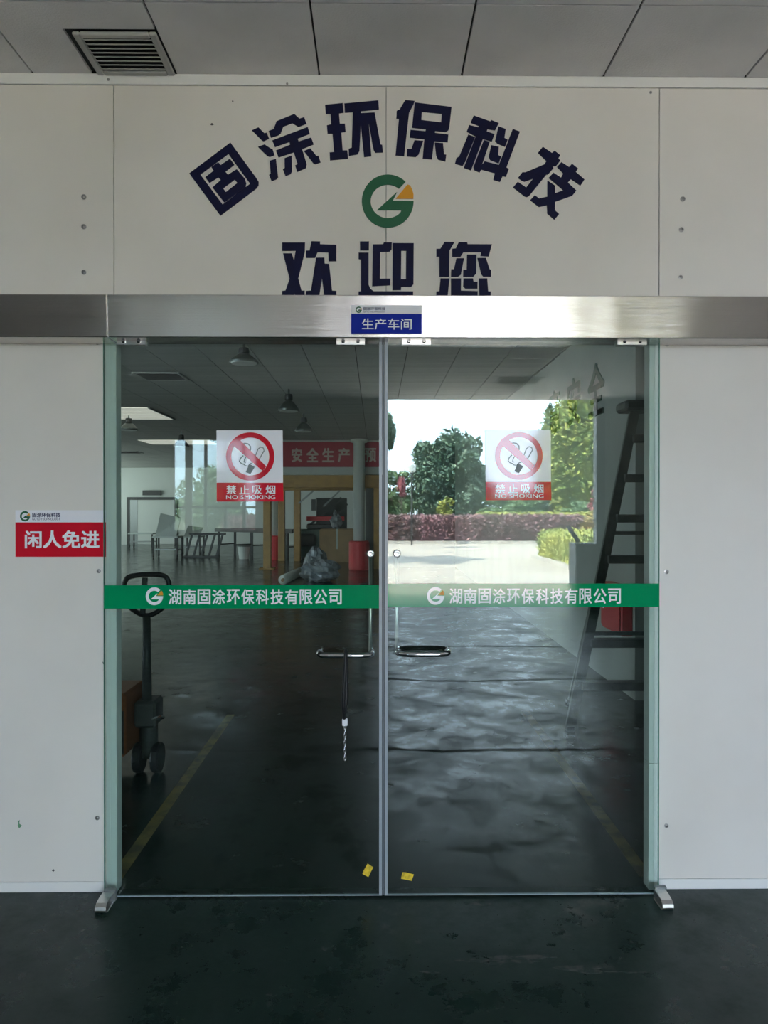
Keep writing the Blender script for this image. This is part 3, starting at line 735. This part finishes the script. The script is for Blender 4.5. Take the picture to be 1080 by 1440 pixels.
lamp(343, 512, 8.4, 1.0, 'hanging reflector lamp, largest and nearest above the left no-smoking sign')
lamp(406, 580, 11.6, 1.0, 'hanging reflector lamp right of the sign, upper of the pair')
lamp(427, 608, 14.6, 1.05, 'hanging reflector lamp right of the sign, lower of the pair')
lamp(181, 606, 14.8, 1.1, 'hanging reflector lamp beside the left door jamb')
lamp(255, 629, 18.0, 1.1, 'small hanging reflector lamp above the far windows')

# banner, beam and yellow steel frame
by = 20.3 - D
b0, b1 = P(383, 657, by), P(560, 622, by)
bn = thing('banner', 'long red cloth banner with pale characters 安全生产 hung across the workshop', 'banner', ((b0.x + b1.x) / 2, by - .12, b0.z))
obj('cloth', box(b0.x - 1.2, P(534, 640, by).x, by - .125, by - .115, b0.z, b1.z), 'banner', bn)
for ch, xa, xb in (('安', 410, 425), ('全', 431, 448), ('生', 453, 470), ('产', 475, 492), ('预', 513, 529)):
    obj('banner_character', text(ch, (xa, 630, xb, 650), by - .127, bold=.03), 'gold', bn)
struct('trim_5', box(b0.x - 1.4, P(540, 640, by).x, by - .1, by + .2, P(400, 667, by).z, ZC), 'beam')
zb0, zb1 = P(400, 686, by).z, P(400, 668, by).z
xa_, xb_ = P(376, 700, by).x, P(536, 700, by).x
yf = thing('yellow_steel_frame', 'yellow painted steel gantry frame with posts under the red banner', 'steel frame', (xa_, by, 0))
obj('beam', bbox(xa_ - .1, xb_, by - .1, by + .1, zb0, zb1 - .005, .01), 'yellow', yf)
obj('rear_beam', bbox(xa_ - .1, xb_, by + 3.0, by + 3.2, zb0, zb1 - .005, .01), 'yellow', yf)
for x, y in ((xa_, by), (xb_ - .1, by), (P(396, 700, by + 3.1).x, by + 3.1), (xb_ - .1, by + 3.1), (P(418, 700, by + 3.1).x, by + 3.1)):
    obj('post', bbox(x - .10, x + .10, y - .1, y + .1, 0, zb0, .01), 'yellow', yf)
for x in (xa_, ): obj('base_plate', bbox(x - .2, x + .2, by - .2, by + .2, 0, .03), 'yellow', yf)
for a, b in (((385, 690), (372, 703)), ((441, 690), (420, 708)), ((478, 690), (455, 712))):
    p, q = P(*a, by + 3.0), P(*b, by + 3.0); obj('brace', bar(p, q, .05, .05), 'steel', yf)

def column(px, dep, lab):
    p = P(px, 700, dep - D); x, y = p.x, p.y
    t = thing('round_column', lab, 'column', (x, y, 0), 'round columns in the workshop')
    obj('shaft', lathe([(.15, .75), (.15, ZC - .1), (.22, ZC - .08), (.22, ZC - .001)], (x, y, 0), 20), 'pipegrey', t, True)
    obj('red_base', lathe([(.25, 0), (.27, .03), (.27, .72), (.24, .76), (.15, .76)], (x, y, 0), 20), 'redpaint', t)
column(505, 20.0, 'pale round column with a red base right of the yellow frame')
column(386, 23.9, 'pale round column with a red base behind the yellow post')

# conveyor table
def conveyor(lab, a, b, dep0, dep1, zt, nleg):
    p, q = P(a, 700, dep0 - D), P(b, 700, dep1 - D)
    t = thing('conveyor_table', lab, 'conveyor', ((p.x + q.x) / 2, (p.y + q.y) / 2, 0))
    A, B = Vector((p.x, p.y, zt)), Vector((q.x, q.y, zt)); n = (B - A).normalized(); s = Vector((-n.y, n.x, 0)) * .38
    for k in (-1, 1): obj('side_rail', bar(A + s * k, B + s * k, .05, .12), 'dark', t)
    L_ = (B - A).length; m_ = int(L_ / .22)
    obj('belt', bar(A + Vector((0, 0, .01)), B + Vector((0, 0, .01)), .70, .03), 'steel', t)
    for i in range(nleg):
        c_ = A + (B - A) * (.05 + .9 * i / (nleg - 1))
        for k in (-1, 1): obj('leg', bar((c_ + s * k) * 1.0 - Vector((0, 0, .06)), Vector(((c_ + s * k).x, (c_ + s * k).y, 0)), .06, .06), 'dark', t)
        obj('cross_bar', bar(c_ + s - Vector((0, 0, .5)), c_ - s - Vector((0, 0, .5)), .04, .04), 'dark', t)
conveyor('long dark belt conveyor table reaching across the workshop to the yellow frame', 314, 422, 27.0, 24.9, .86, 5)

def cart(px, w_, dep, zt, lab, load=0):
    p = P(px, 780, dep - D); x, y = p.x, p.y
    t = thing('work_cart', lab, 'cart', (x, y, 0), 'work carts near the far door')
    obj('top', bbox(x - w_ / 2, x + w_ / 2, y - .35, y + .35, zt - .05, zt), 'cart', t)
    for i in (-1, 1):
        for j in (-1, 1):
            l_ = obj('leg', bar((x + i * (w_ / 2 - .04), y + j * .3, .08), (x + i * (w_ / 2 - .04), y + j * .3, zt - .05), .05, .05), 'dark', t)
            obj('caster', lathe([(.05, -.02), (.06, 0), (.05, .02)], (x + i * (w_ / 2 - .04), y + j * .3, .06), 10, 'X'), 'rubber', l_)
    obj('lower_shelf', box(x - w_ / 2 + .03, x + w_ / 2 - .03, y - .3, y + .3, .25, .28), 'steel', t)
    if load:
        v = [(x - w_ * .4, y - .25, zt), (x + w_ * .4, y - .25, zt), (x + w_ * .45, y + .2, zt + load * .8), (x - w_ * .35, y + .2, zt + load)]
        obj('tilted_board', (v + [(a, b + .04, c) for a, b, c in v], [[0, 1, 2, 3], [7, 6, 5, 4], [0, 4, 5, 1], [1, 5, 6, 2], [2, 6, 7, 3], [3, 7, 4, 0]]), 'cart', t)
cart(236, .85, 25.2, .70, 'steel work cart with a tilted board, left of the carts near the far door', .75)
cart(272, .66, 26.6, .66, 'steel work cart right of the cart with the tilted board', .35)
cart(201, 1.0, 31.0, .62, 'low work cart standing right in front of the far door', 0)
rc = PF(283, 784); t = thing('roller_rack', 'open folding rack of crossed dark rails beside the work carts', 'rack', (rc.x, rc.y, 0))
for i in range(5): obj('rail', bar((rc.x - .5 + i * .25, rc.y, 0.05), (rc.x - .3 + i * .25, rc.y, .75), .06, .06), 'dark', t)
obj('foot_bar', bbox(rc.x - .55, rc.x + .6, rc.y - .1, rc.y + .1, 0, .06), 'dark', t)
obj('top_bar', bbox(rc.x - .4, rc.x + .8, rc.y - .06, rc.y + .06, .74, .80), 'dark', t)
# bin, small stool
bp_ = PF(343, 786)
t = thing('waste_bin', 'pale plastic bin under the conveyor table', 'bin', (bp_.x, bp_.y, 0))
obj('body', lathe([(.15, 0), (.21, .42), (.22, .42), (.2, .40)], (bp_.x, bp_.y, 0), 16), 'wshwall', t); obj('rim', lathe([(.22, .40), (.235, .42), (.22, .44)], (bp_.x, bp_.y, 0), 16), 'steel', t)

# machine, cardboard box, plastic bag, dark wall panel
mp_ = PF(436, 786); x, y = mp_.x, mp_.y
t = thing('packing_machine', 'dark green machine with a motor and raised arm behind the cardboard box', 'machine', (x, y, 0))
obj('cabinet', bbox(x - .35, x + .4, y - .3, y + .4, .08, .95, .03), 'darkgreen', t)
for i in (-1, 1): obj('foot', bbox(x + i * .28 - .06, x + i * .28 + .06, y - .25, y + .35, 0, .08), 'dark', t)
obj('motor', lathe([(.12, -.3), (.2, -.25), (.2, .2), (.13, .25)], (x - .05, y - .35, .62), 16, 'X'), 'dark', t, True)
obj('hopper', bbox(x - .1, x + .8, y - .1, y + .3, .95, 1.12, .03), 'dark', t)
obj('red_rail', bbox(x - .1, x + 1.1, y - .16, y - .1, 1.22, 1.36, .01), 'redpaint', t)
obj('arm', bar((x - .1, y, 1.0), (x + 1.0, y, 1.95), .07, .1), 'dark', t)
obj('arm', bar((x + .45, y, 1.1), (x + 1.2, y, 1.75), .05, .08), 'dark', t)
obj('control_cabinet', bbox(x + .15, x + 1.15, y + .5, y + .8, .04, 1.95, .02), 'dark', t)
obj('arm_pulley', lathe([(.12, -.04), (.12, .04)], (x + .65, y - .08, 1.62), 14, 'Y'), 'dark', t)
cb = PF(473, 789); x, y = cb.x + .05, cb.y - .2
t = thing('cardboard_box', 'large brown cardboard box standing beside the round column with a red base', 'box', (x, y, 0))
obj('carton', bbox(x - .52, x + .52, y - .4, y + .4, 0, .98, .01), 'card', t)
obj('flap', box(x - .5, x - .01, y - .4, y + .39, .98, .992), 'card', t); obj('flap', box(x + .01, x + .5, y - .4, y + .39, .98, .992), 'card', t)
obj('tape', box(x - .03, x + .03, y - .405, y + .4, .40, .995), 'cart', t)
rnd = random.Random(3)
def lump(c, rx, ry, rz, n=10, m_=7, jit=.22):
    V, Fc = [], []
    for i in range(m_ + 1):
        th = PI * i / m_
        for k in range(n):
            a = 2 * PI * k / n; j = 1 + rnd.uniform(-jit, jit)
            V.append((c[0] + rx * j * math.sin(th) * math.cos(a), c[1] + ry * j * math.sin(th) * math.sin(a), max(c[2] - rz, c[2] + rz * math.cos(th) * j)))
    for i in range(m_):
        for k in range(n): Fc.append([i * n + k, i * n + (k + 1) % n, (i + 1) * n + (k + 1) % n, (i + 1) * n + k])
    return V, Fc
t = thing('plastic_bag', 'crumpled pale plastic bag lying on top of the cardboard box', 'bag', (x - .05, y, .995))
obj('bag_body', lump((x - .05, y, 1.21), .17, .15, .21), 'wrap', t); obj('bag_knot', lump((x - .08, y, 1.46), .06, .06, .10, 8, 4), 'wrap', t)
dpl = P(438, 718, FY - .03); dpr = P(482, 702, FY - .03)
single('wall_hatch', box(dpl.x, dpr.x, FY - .06, FY - .002, dpl.z, dpr.z), 'dark', 'dark rectangular hatch in the far wall behind the machine arm', 'hatch')
struct('wall_partition', box(P(514, 700, 20.9 - D).x, SX - .002, 20.9 - D, 21.05 - D, 0, ZC), 'dark')

# foam roll, and a made-up grey heap for a blurred patch in the glass
a, b = PF(398, 822), PF(436, 803); r = .10
rl = thing('foam_roll', 'thick pale roll lying on the workshop floor above the green band', 'roll', (a.x, a.y, 0))
A, B = Vector((a.x, a.y, r)), Vector((b.x, b.y, r))
obj('wound_sheet', tube([A, A + (B - A) * .5, B], r, 18), 'roll', rl, True)
obj('core_tube', tube([A - (B - A) * .02, A + (B - A) * .05], .035, 12), 'card', rl)
c_ = PF(450, 818)
t = thing('smudge_heap', 'made-up crumpled grey heap standing in for a blurred patch beside the pale roll', 'stand-in', (c_.x, c_.y, 0))
obj('heap', lump((c_.x, c_.y, .24), .42, .3, .24, 22, 12, .2), 'wrap', t)
obj('fold', lump((c_.x - .12, c_.y + .3, .36), .25, .2, .36, 18, 10, .25), 'wrap', t)

# pallet jack close behind the left door
pj = PF(203, 1090); x, y = pj.x, pj.y
t = thing('pallet_jack', 'hand pallet jack with a dark loop handle behind the left glass door', 'pallet jack', (x, y, 0))
zt_ = P(200, 808, y).z; zs = P(202, 868, y).z; zbase = P(204, 990, y).z; W = .145
hp = [(x, zs - .01), (x - .10, zs + .045), (x - W, zs + .12), (x - W + .01, zt_ - .04), (x - W + .05, zt_ - .008), (x + W - .06, zt_), (x + W - .01, zt_ - .03), (x + W, zs + .12), (x + .10, zs + .045)]
for _ in range(2):
    hp = [tuple(np.array(p) * w1 + np.array(q) * (1 - w1)) for p, q in zip(hp, hp[1:] + hp[:1]) for w1 in (.75, .25)]
obj('loop_handle', tube([(a, y + .05, c) for a, c in hp], .0155, 10, closed=True), 'rubber', t, True)
obj('control_lever', bar((x, y + .02, zt_ - .02), (x - .015, y + .02, zs + .02), .03, .02), 'dark', t)
obj('tiller', tube([(x, y + .05, zs), (x + .01, y + .02, zbase)], [.024, .030], 12), 'dark', t, True)
obj('pump_head', bbox(x - .055, x + .075, y - .03, y + .15, zbase - .14, zbase + .02, .015), 'dark', t)
obj('pump_cylinder', lathe([(.05, 0), (.055, -.02), (.055, -.2), (.04, -.24)], (x + .01, y + .06, zbase - .10), 14), 'dark', t, True)
obj('pump_pedal', bar((x + .06, y - .02, zbase - .09), (x + .13, y - .06, zbase - .06), .03, .012), 'chrome', t)
obj('chassis', bbox(x - .30, x - .10, y - .04, y + .34, .12, .50, .015), 'jackorange', t, label='orange painted chassis')
obj('chassis_cover', bbox(x - .29, x - .11, y - .05, y - .041, .14, .40, .002), 'dark', t)
for i in (-1, 1):
    obj('fork', bbox(x - 1.35, x - .30, y + .15 + i * .14 - .05, y + .15 + i * .14 + .05, .06, .12, .01), 'jackorange', t)
    obj('steer_wheel', lathe([(.085, -.025), (.092, -.015), (.092, .015), (.085, .025)], (x + .01 + i * .055, y + .05, .092), 20, 'X'), 'rubber', t)
    obj('load_wheel', lathe([(.035, -.035), (.038, 0), (.035, .035)], (x - 1.22, y + .15 + i * .14, .038), 12, 'Y'), 'rubber', t)
obj('axle_bracket', bbox(x - .03, x + .05, y + .02, y + .12, .09, zbase - .3, .006), 'dark', t)

# stepladder behind the right door
ly = 5.5 - D
def L_(px, py, yy): return P(px, py, yy)
t = thing('stepladder', 'tall dark weathered stepladder standing behind the right glass door', 'ladder', (L_(900, 1015, ly).x, ly, 0))
topL, botL = L_(893, 575, ly + .35), L_(801, 1032, ly)
xc = topL.x + .13; zt_ = topL.z
botL.z = 0; botR = Vector((2 * xc - botL.x, ly, 0)); topR = Vector((2 * xc - topL.x, ly + .35, zt_))
obj('stile', bar(botL, topL, .07, .04), 'ladder', t); obj('stile', bar(botR, topR, .07, .04), 'ladder', t)
for k in range(7):
    z = .30 + k * .305; f = z / zt_
    if f > .97: break
    A = botL.lerp(topL, f); B = botR.lerp(topR, f)
    obj('tread', bbox(A.x + .02, B.x - .02, A.y - .05, A.y + .05, z - .015, z + .045, .005), 'ladder', t)
rb = [Vector((botL.x + .20, ly + .78, 0)), Vector((botR.x - .20, ly + .78, 0))]
rt = [Vector((topL.x + .03, ly + .42, zt_ - .02)), Vector((topR.x - .03, ly + .42, zt_ - .02))]
for a, b in zip(rb, rt): obj('rear_stile', bar(a, b, .04, .03), 'ladder', t)
for f in (.25, .6): obj('rear_brace', bar(rb[0].lerp(rt[0], f), rb[1].lerp(rt[1], f), .03, .03), 'ladder', t)
obj('top_cap', bbox(topL.x - .10, topR.x + .10, ly + .26, ly + .52, zt_ - .02, zt_ + .06, .02), 'ladder', t)
for a in (botL, botR, rb[0], rb[1]): obj('foot', bbox(a.x - .03, a.x + .03, a.y - .03, a.y + .03, 0, .03, .004), 'rubber', t)
# red crate on stand
p0, p1 = P(856, 873, 7.3 - D), P(912, 812, 7.3 - D)
x = SX - .30; z1 = p1.z; z0 = p0.z
t = thing('hose_cabinet', 'red fire hose cabinet on the workshop side wall behind the ladder', 'cabinet', (SX, 3.5, z0))
obj('case', bbox(SX - .10, SX - .002, 3.2, 3.75, z0, z1, .01), 'redpaint', t)
obj('door', bbox(SX - .115, SX - .102, 3.22, 3.73, z0 + .03, z1 - .03, .004), 'redpaint', t)
obj('handle', bbox(SX - .135, SX - .117, 3.6, 3.66, (z0 + z1) / 2 - .02, (z0 + z1) / 2 + .02, .004), 'chrome', t)

# ================================================================== hall behind the camera and the yard (seen mirrored in the glass)
OX0, OX1 = R(545, 700, 12.6).x, R(838, 700, 12.6).x
WX0, WX1 = R(240, 700, 12.6).x, R(362, 700, 12.6).x
WZ0, WZ1 = R(300, 749, 12.6).z, R(300, 615, 12.6).z
RY = REARY
rw = struct('wall_rear', join(box(-7, WX0, RY - .15, RY, 0, ZC), box(WX0, WX1, RY - .15, RY, 0, WZ0), box(WX0, WX1, RY - .15, RY, WZ1, ZC),
                              box(WX1, OX0, RY - .15, RY, 0, ZC), box(OX1 + .14, 7, RY - .15, RY, 0, ZC)), 'hallwall')
struct('wall_hall_left', box(-7.15, -7, RY - .15, .1, 0, ZC), 'hallwall')
struct('wall_hall_right', box(7, 7.15, RY - .15, .1, 0, ZC), 'hallwall')
struct('roof', box(-14, 9.5, RY - .3, 36, ZC + .1, ZC + .4), 'core')
pt = struct('trim_6', join(box(OX1, OX1 + .14, RY - .15, RY + .05, 0, ZC), box(OX1 + .05, OX1 + .07, RY + .05, RY + .06, 0, ZC)), 'cabinet')
w1 = struct('window_1', box(WX0, WX1, RY - .08, RY - .07, WZ0, WZ1), 'dustyglass')
for x in (WX0 + .02, WX0 + (264 - 240) / (362 - 240) * (WX1 - WX0), WX0 + (288 - 240) / 122 * (WX1 - WX0), WX0 + .62 * (WX1 - WX0), WX0 + .84 * (WX1 - WX0), WX1 - .02):
    wd = .055 if x < WX0 + .4 and x > WX0 + .1 else .022
    obj('mullion', box(x - wd, x + wd, RY - .11, RY - .04, WZ0, WZ1), 'post', w1)
for z in (WZ0 + .02, WZ0 + .42, WZ1 - .02): obj('transom', box(WX0, WX1, RY - .105, RY - .045, z - .02, z + .02), 'post', w1)
vent_flat('black ceiling grille in the entrance hall near the rear opening, mirrored in the right door', R(700, 528, 10.6).x, R(765, 528, 10.6).x, -7.9, -7.4)
# tree standing left of the opening, its shade falls on the road
st = thing('broadleaf_tree', 'tree left of the yard opening whose shade falls across the concrete road', 'tree', (-2.9, -18.9, -.004), 'trees in the yard')
SHADE = st
# grey cabinet and stick by the right post
cx0, cx1 = R(808, 800, 12.2).x, R(845, 800, 12.2).x; cz = R(820, 766, 12.2).z; cy = RY + .05
t = thing('grey_cabinet', 'low grey metal cabinet beside the post of the yard opening, mirrored in the glass', 'cabinet', ((cx0 + cx1) / 2, cy + .2, 0))
obj('body', bbox(cx0, cx1, cy, cy + .42, 0, cz, .01), 'cabinet', t); obj('lid', bbox(cx0 - .01, cx1 + .01, cy - .01, cy + .43, cz, cz + .02, .004), 'cabinet', t)
obj('door', bbox(cx0 + .02, cx1 - .02, cy + .421, cy + .432, .08, cz - .04, .003), 'cabinet', t)
a, b = R(801, 739, 12.3), R(815, 768, 12.3)
single('roller_shaft', tube([(b.x, cy + .2, cz + .035), (a.x, cy + .12, a.z)], .035, 10), 'post', 'pale tube leaning upright on top of the grey cabinet', 'tube', smooth=True)

# yard
gd = struct('ground', box(-120, 120, -200, RY, -.16, -.012), 'soil')
rd = struct('road', box(-60, 60, -31.5, RY, -.15, -.004), 'road')
kb = struct('kerb', join(box(-60, 60, -31.75, -31.5, -.15, .12)), 'kerb')
def leaves(name, pts, size, m, parent, rs=5, flat=.5):
    g = np.random.default_rng(rs); n = len(pts)
    pts = np.asarray(pts, float); a = g.normal(size=(n, 3)); a /= np.linalg.norm(a, axis=1)[:, None]
    b = g.normal(size=(n, 3)); b -= (a * b).sum(1)[:, None] * a; b /= np.linalg.norm(b, axis=1)[:, None]
    s = size * g.uniform(.6, 1.3, (n, 1))
    v = np.empty((n, 4, 3)); v[:, 0] = pts - a * s; v[:, 1] = pts + b * s * flat; v[:, 2] = pts + a * s; v[:, 3] = pts - b * s * flat
    off = np.array(parent['_o']); v = v.reshape(-1, 3) - off
    me = bpy.data.meshes.new(name); me.vertices.add(n * 4); me.vertices.foreach_set('co', v.ravel())
    me.loops.add(n * 4); me.loops.foreach_set('vertex_index', np.arange(n * 4, dtype=np.int32))
    me.polygons.add(n); me.polygons.foreach_set('loop_start', np.arange(0, n * 4, 4, dtype=np.int32)); me.update(calc_edges=True)
    me.materials.append(M[m]); o = bpy.data.objects.new(name, me); C.objects.link(o); o.parent = parent; o['kind'] = 'stuff'; return o
def crown(c, r, n, g, clumps=26, inner=.35):
    cs = []
    for i in range(clumps):
        d = g.normal(size=3); d /= (np.abs(d) ** 3).sum() ** (1 / 3)
        cs.append(np.array(c) + d * np.array(r) * g.uniform(inner, .86))
    k = np.array(cs)[g.integers(clumps, size=n)]
    d = g.normal(size=(n, 3)); d /= np.linalg.norm(d, axis=1)[:, None]
    o = k + d * np.array(r) * .27 * g.uniform(.35, 1, (n, 1)) ** .5
    o[:, 2] = np.maximum(o[:, 2], .05); return o
def tree(name, lab, px0, px1, ytop, ybot, dep, n, leaf, m, seed, cat='tree', group='trees in the yard', trunk=True, clumps=26):
    a, b = R(px0, ytop, dep), R(px1, ybot, dep); x, y = (a.x + b.x) / 2, a.y
    t = thing(name, lab, cat, (x, y, -.012), group)
    rx = abs(b.x - a.x) / 2; rz = (a.z - b.z) / 2; c_ = (x, y, (a.z + b.z) / 2)
    g = np.random.default_rng(seed)
    ms = m if isinstance(m, tuple) else (m, m)
    pts = crown(c_, (rx * .9, min(rx * .8, 1.5), rz * .9), n, g, clumps); h_ = n * 2 // 3
    leaves('foliage', pts[:h_], leaf, ms[0], t, seed); leaves('foliage', pts[h_:], leaf, ms[1], t, seed + 50)
    top = c_[2] + rz * .5
    pts = [(x, y, -.05), (x + .04 * rx, y, top * .4), (x - .03 * rx, y, top)]
    obj('trunk', tube(pts, [.035 * max(rz, 1) + .02, .03 * max(rz, 1) + .01, .02], 8), 'bark', t, True)
    for k in range(4):
        an = k * PI / 2 + .4; z0 = top * (.35 + .12 * k)
        obj('branch', tube([(x, y, z0), (x + math.cos(an) * rx * .55, y + math.sin(an) * .6, z0 + rz * .45)], [.03 + .01 * rz, .012], 6), 'bark', t, True)
    return t
tree('broadleaf_tree', 'big round grey-green tree behind the purple hedge, left of the right sign', 572, 700, 600, 740, 46, 20000, .17, ('lf_dark', 'lf_mid'), 1, clumps=110)
tree('broadleaf_tree', 'bright yellow-green tree right of the no-smoking sign in the mirrored yard', 755, 880, 515, 742, 45, 26000, .14, ('lf_bright', 'lf_yellow'), 2, clumps=150)
tree('broadleaf_tree', 'pale blue-green tree peeping out left of the bright yellow-green tree', 748, 800, 562, 735, 49, 6000, .15, 'lf_mid', 3, clumps=40)
tree('conifer_tree', 'dark tree cut off by the door joint at the left end of the mirrored yard', 520, 556, 565, 650, 30, 3500, .12, 'lf_dark', 4, clumps=26)
tree('broadleaf_tree', 'low pale green tree behind the hedge at the left end of the mirrored yard', 500, 600, 655, 742, 50, 7000, .13, 'lf_pale', 5)
tree('maple_tree', 'small red-leaved tree between the lamp post and the door joint', 556, 573, 668, 700, 40, 900, .09, 'lf_red', 6, clumps=16)
tree('ornamental_shrub', 'small yellow-green shrub in front of the big round tree', 613, 643, 694, 738, 38.6, 2200, .07, 'lf_yellow', 7, 'shrub', 'shrubs in the yard', clumps=20)
tree('ornamental_shrub', 'mid green shrubs behind the hedge under the no-smoking sign', 655, 770, 690, 742, 43, 10000, .13, 'lf_pale', 8, 'shrub', 'shrubs in the yard', clumps=30)
tree('ornamental_shrub', 'dark green shrub under the bright yellow-green tree', 778, 850, 700, 742, 41.8, 8000, .12, 'lf_pale', 9, 'shrub', 'shrubs in the yard', clumps=30)
tree('ornamental_shrub', 'low dense shrubs far behind the big round grey-green tree', 575, 690, 694, 745, 53, 6000, .15, 'lf_mid', 31, 'shrub', 'shrubs in the yard', clumps=50)
tree('ornamental_shrub', 'low dense shrubs far behind the bright yellow-green tree', 692, 800, 690, 745, 53, 6000, .15, 'lf_mid', 32, 'shrub', 'shrubs in the yard', clumps=50)
tree('ornamental_shrub', 'small red-leaved shrub beside the opening post', 826, 846, 688, 722, 27.5, 1200, .05, 'lf_red', 10, 'shrub', 'shrubs in the yard', clumps=12)
tree('ornamental_shrub', 'cream-leaved shrub above the trimmed green hedge beside the post', 816, 850, 712, 760, 25.6, 1600, .06, 'lf_cream', 11, 'shrub', 'shrubs in the yard', clumps=14)
tree('broadleaf_tree', 'green tree seen through the rear hall window', 225, 375, 650, 765, 41, 7000, .12, 'lf_pale', 12, clumps=40)
leaves('foliage', crown((-2.9, -18.9, 5.4), (2.2, 2.0, 1.1), 14000, np.random.default_rng(77), 40), .14, 'lf_dark', SHADE, 77)
obj('trunk', tube([(-2.9, -18.9, -.05), (-2.85, -18.9, 3), (-2.95, -18.9, 5.6)], [.12, .09, .03], 8), 'bark', SHADE, True)
def hedge(name, lab, x0, x1, y0, y1, z1, n, leaf, m, seed, m2=None):
    t = thing(name, lab, 'hedge', ((x0 + x1) / 2, (y0 + y1) / 2, -.012), 'hedges along the yard')
    g = np.random.default_rng(seed)
    core = obj('branches', box(x0 + .1, x1 - .1, y0 + .1, y1 - .1, -.02, z1 - .12), 'bark', t)
    k = n // 2
    front = np.c_[g.uniform(x0, x1, k), y1 + g.normal(0, .04, k), g.uniform(0, z1, k)]
    topp = np.c_[g.uniform(x0, x1, n - k), g.uniform(y0, y1, n - k), z1 + g.normal(0, .06, n - k)]
    nend = n // 5
    end = np.c_[x0 + g.normal(0, .04, nend), g.uniform(y0, y1, nend), g.uniform(0, z1, nend)]
    leaves('foliage', np.r_[front, end], leaf, m, t, seed); leaves('top_foliage', topp, leaf, m2 or m, t, seed + 1)
hz = R(650, 729, 34.6).z
hedge('clipped_hedge', 'long purple-brown clipped hedge across the back of the yard', -7, 9.6, -33.6, -32.0, hz, 26000, .10, 'lf_purple', 21)
hedge('clipped_hedge', 'yellow-green topped hedge behind the right end of the purple hedge', 5.2, 14, -36.5, -34.2, hz + .12, 16000, .08, 'lf_purple', 23, 'lf_yellow')
hedge('clipped_hedge', 'low bright green hedge with rounded end beside the road on the right', R(764, 780, 24).x, 9.5, -21.5, -16.2, .83, 22000, .05, 'lf_yellow', 25)
k2 = R(766, 782, 24).x
obj('kerb_return', join(box(k2 - .25, k2 - .08, -21.8, -15.9, -.15, .10), box(k2 - .25, 12, -15.9, -15.75, -.15, .10)), 'kerb', kb)
lp_ = R(579, 735, 33.5)
t = thing('street_lamp', 'thin dark street lamp post standing before the big round tree', 'street lamp', (lp_.x, lp_.y, -.012))
zz = R(579, 665, 33.5).z
obj('pole', tube([(lp_.x, lp_.y, -.05), (lp_.x, lp_.y, zz)], .04, 8), 'dark', t)
obj('lantern', lathe([(.06, 0), (.16, .05), (.2, .32), (.1, .42), (.02, .48)], (lp_.x, lp_.y, zz), 10), 'wshwall', t); obj('lantern_base', lathe([(.1, -.04), (.1, .0)], (lp_.x, lp_.y, zz), 10), 'dark', t)

for o in list(bpy.data.objects):
    if '_o' in o: del o['_o']
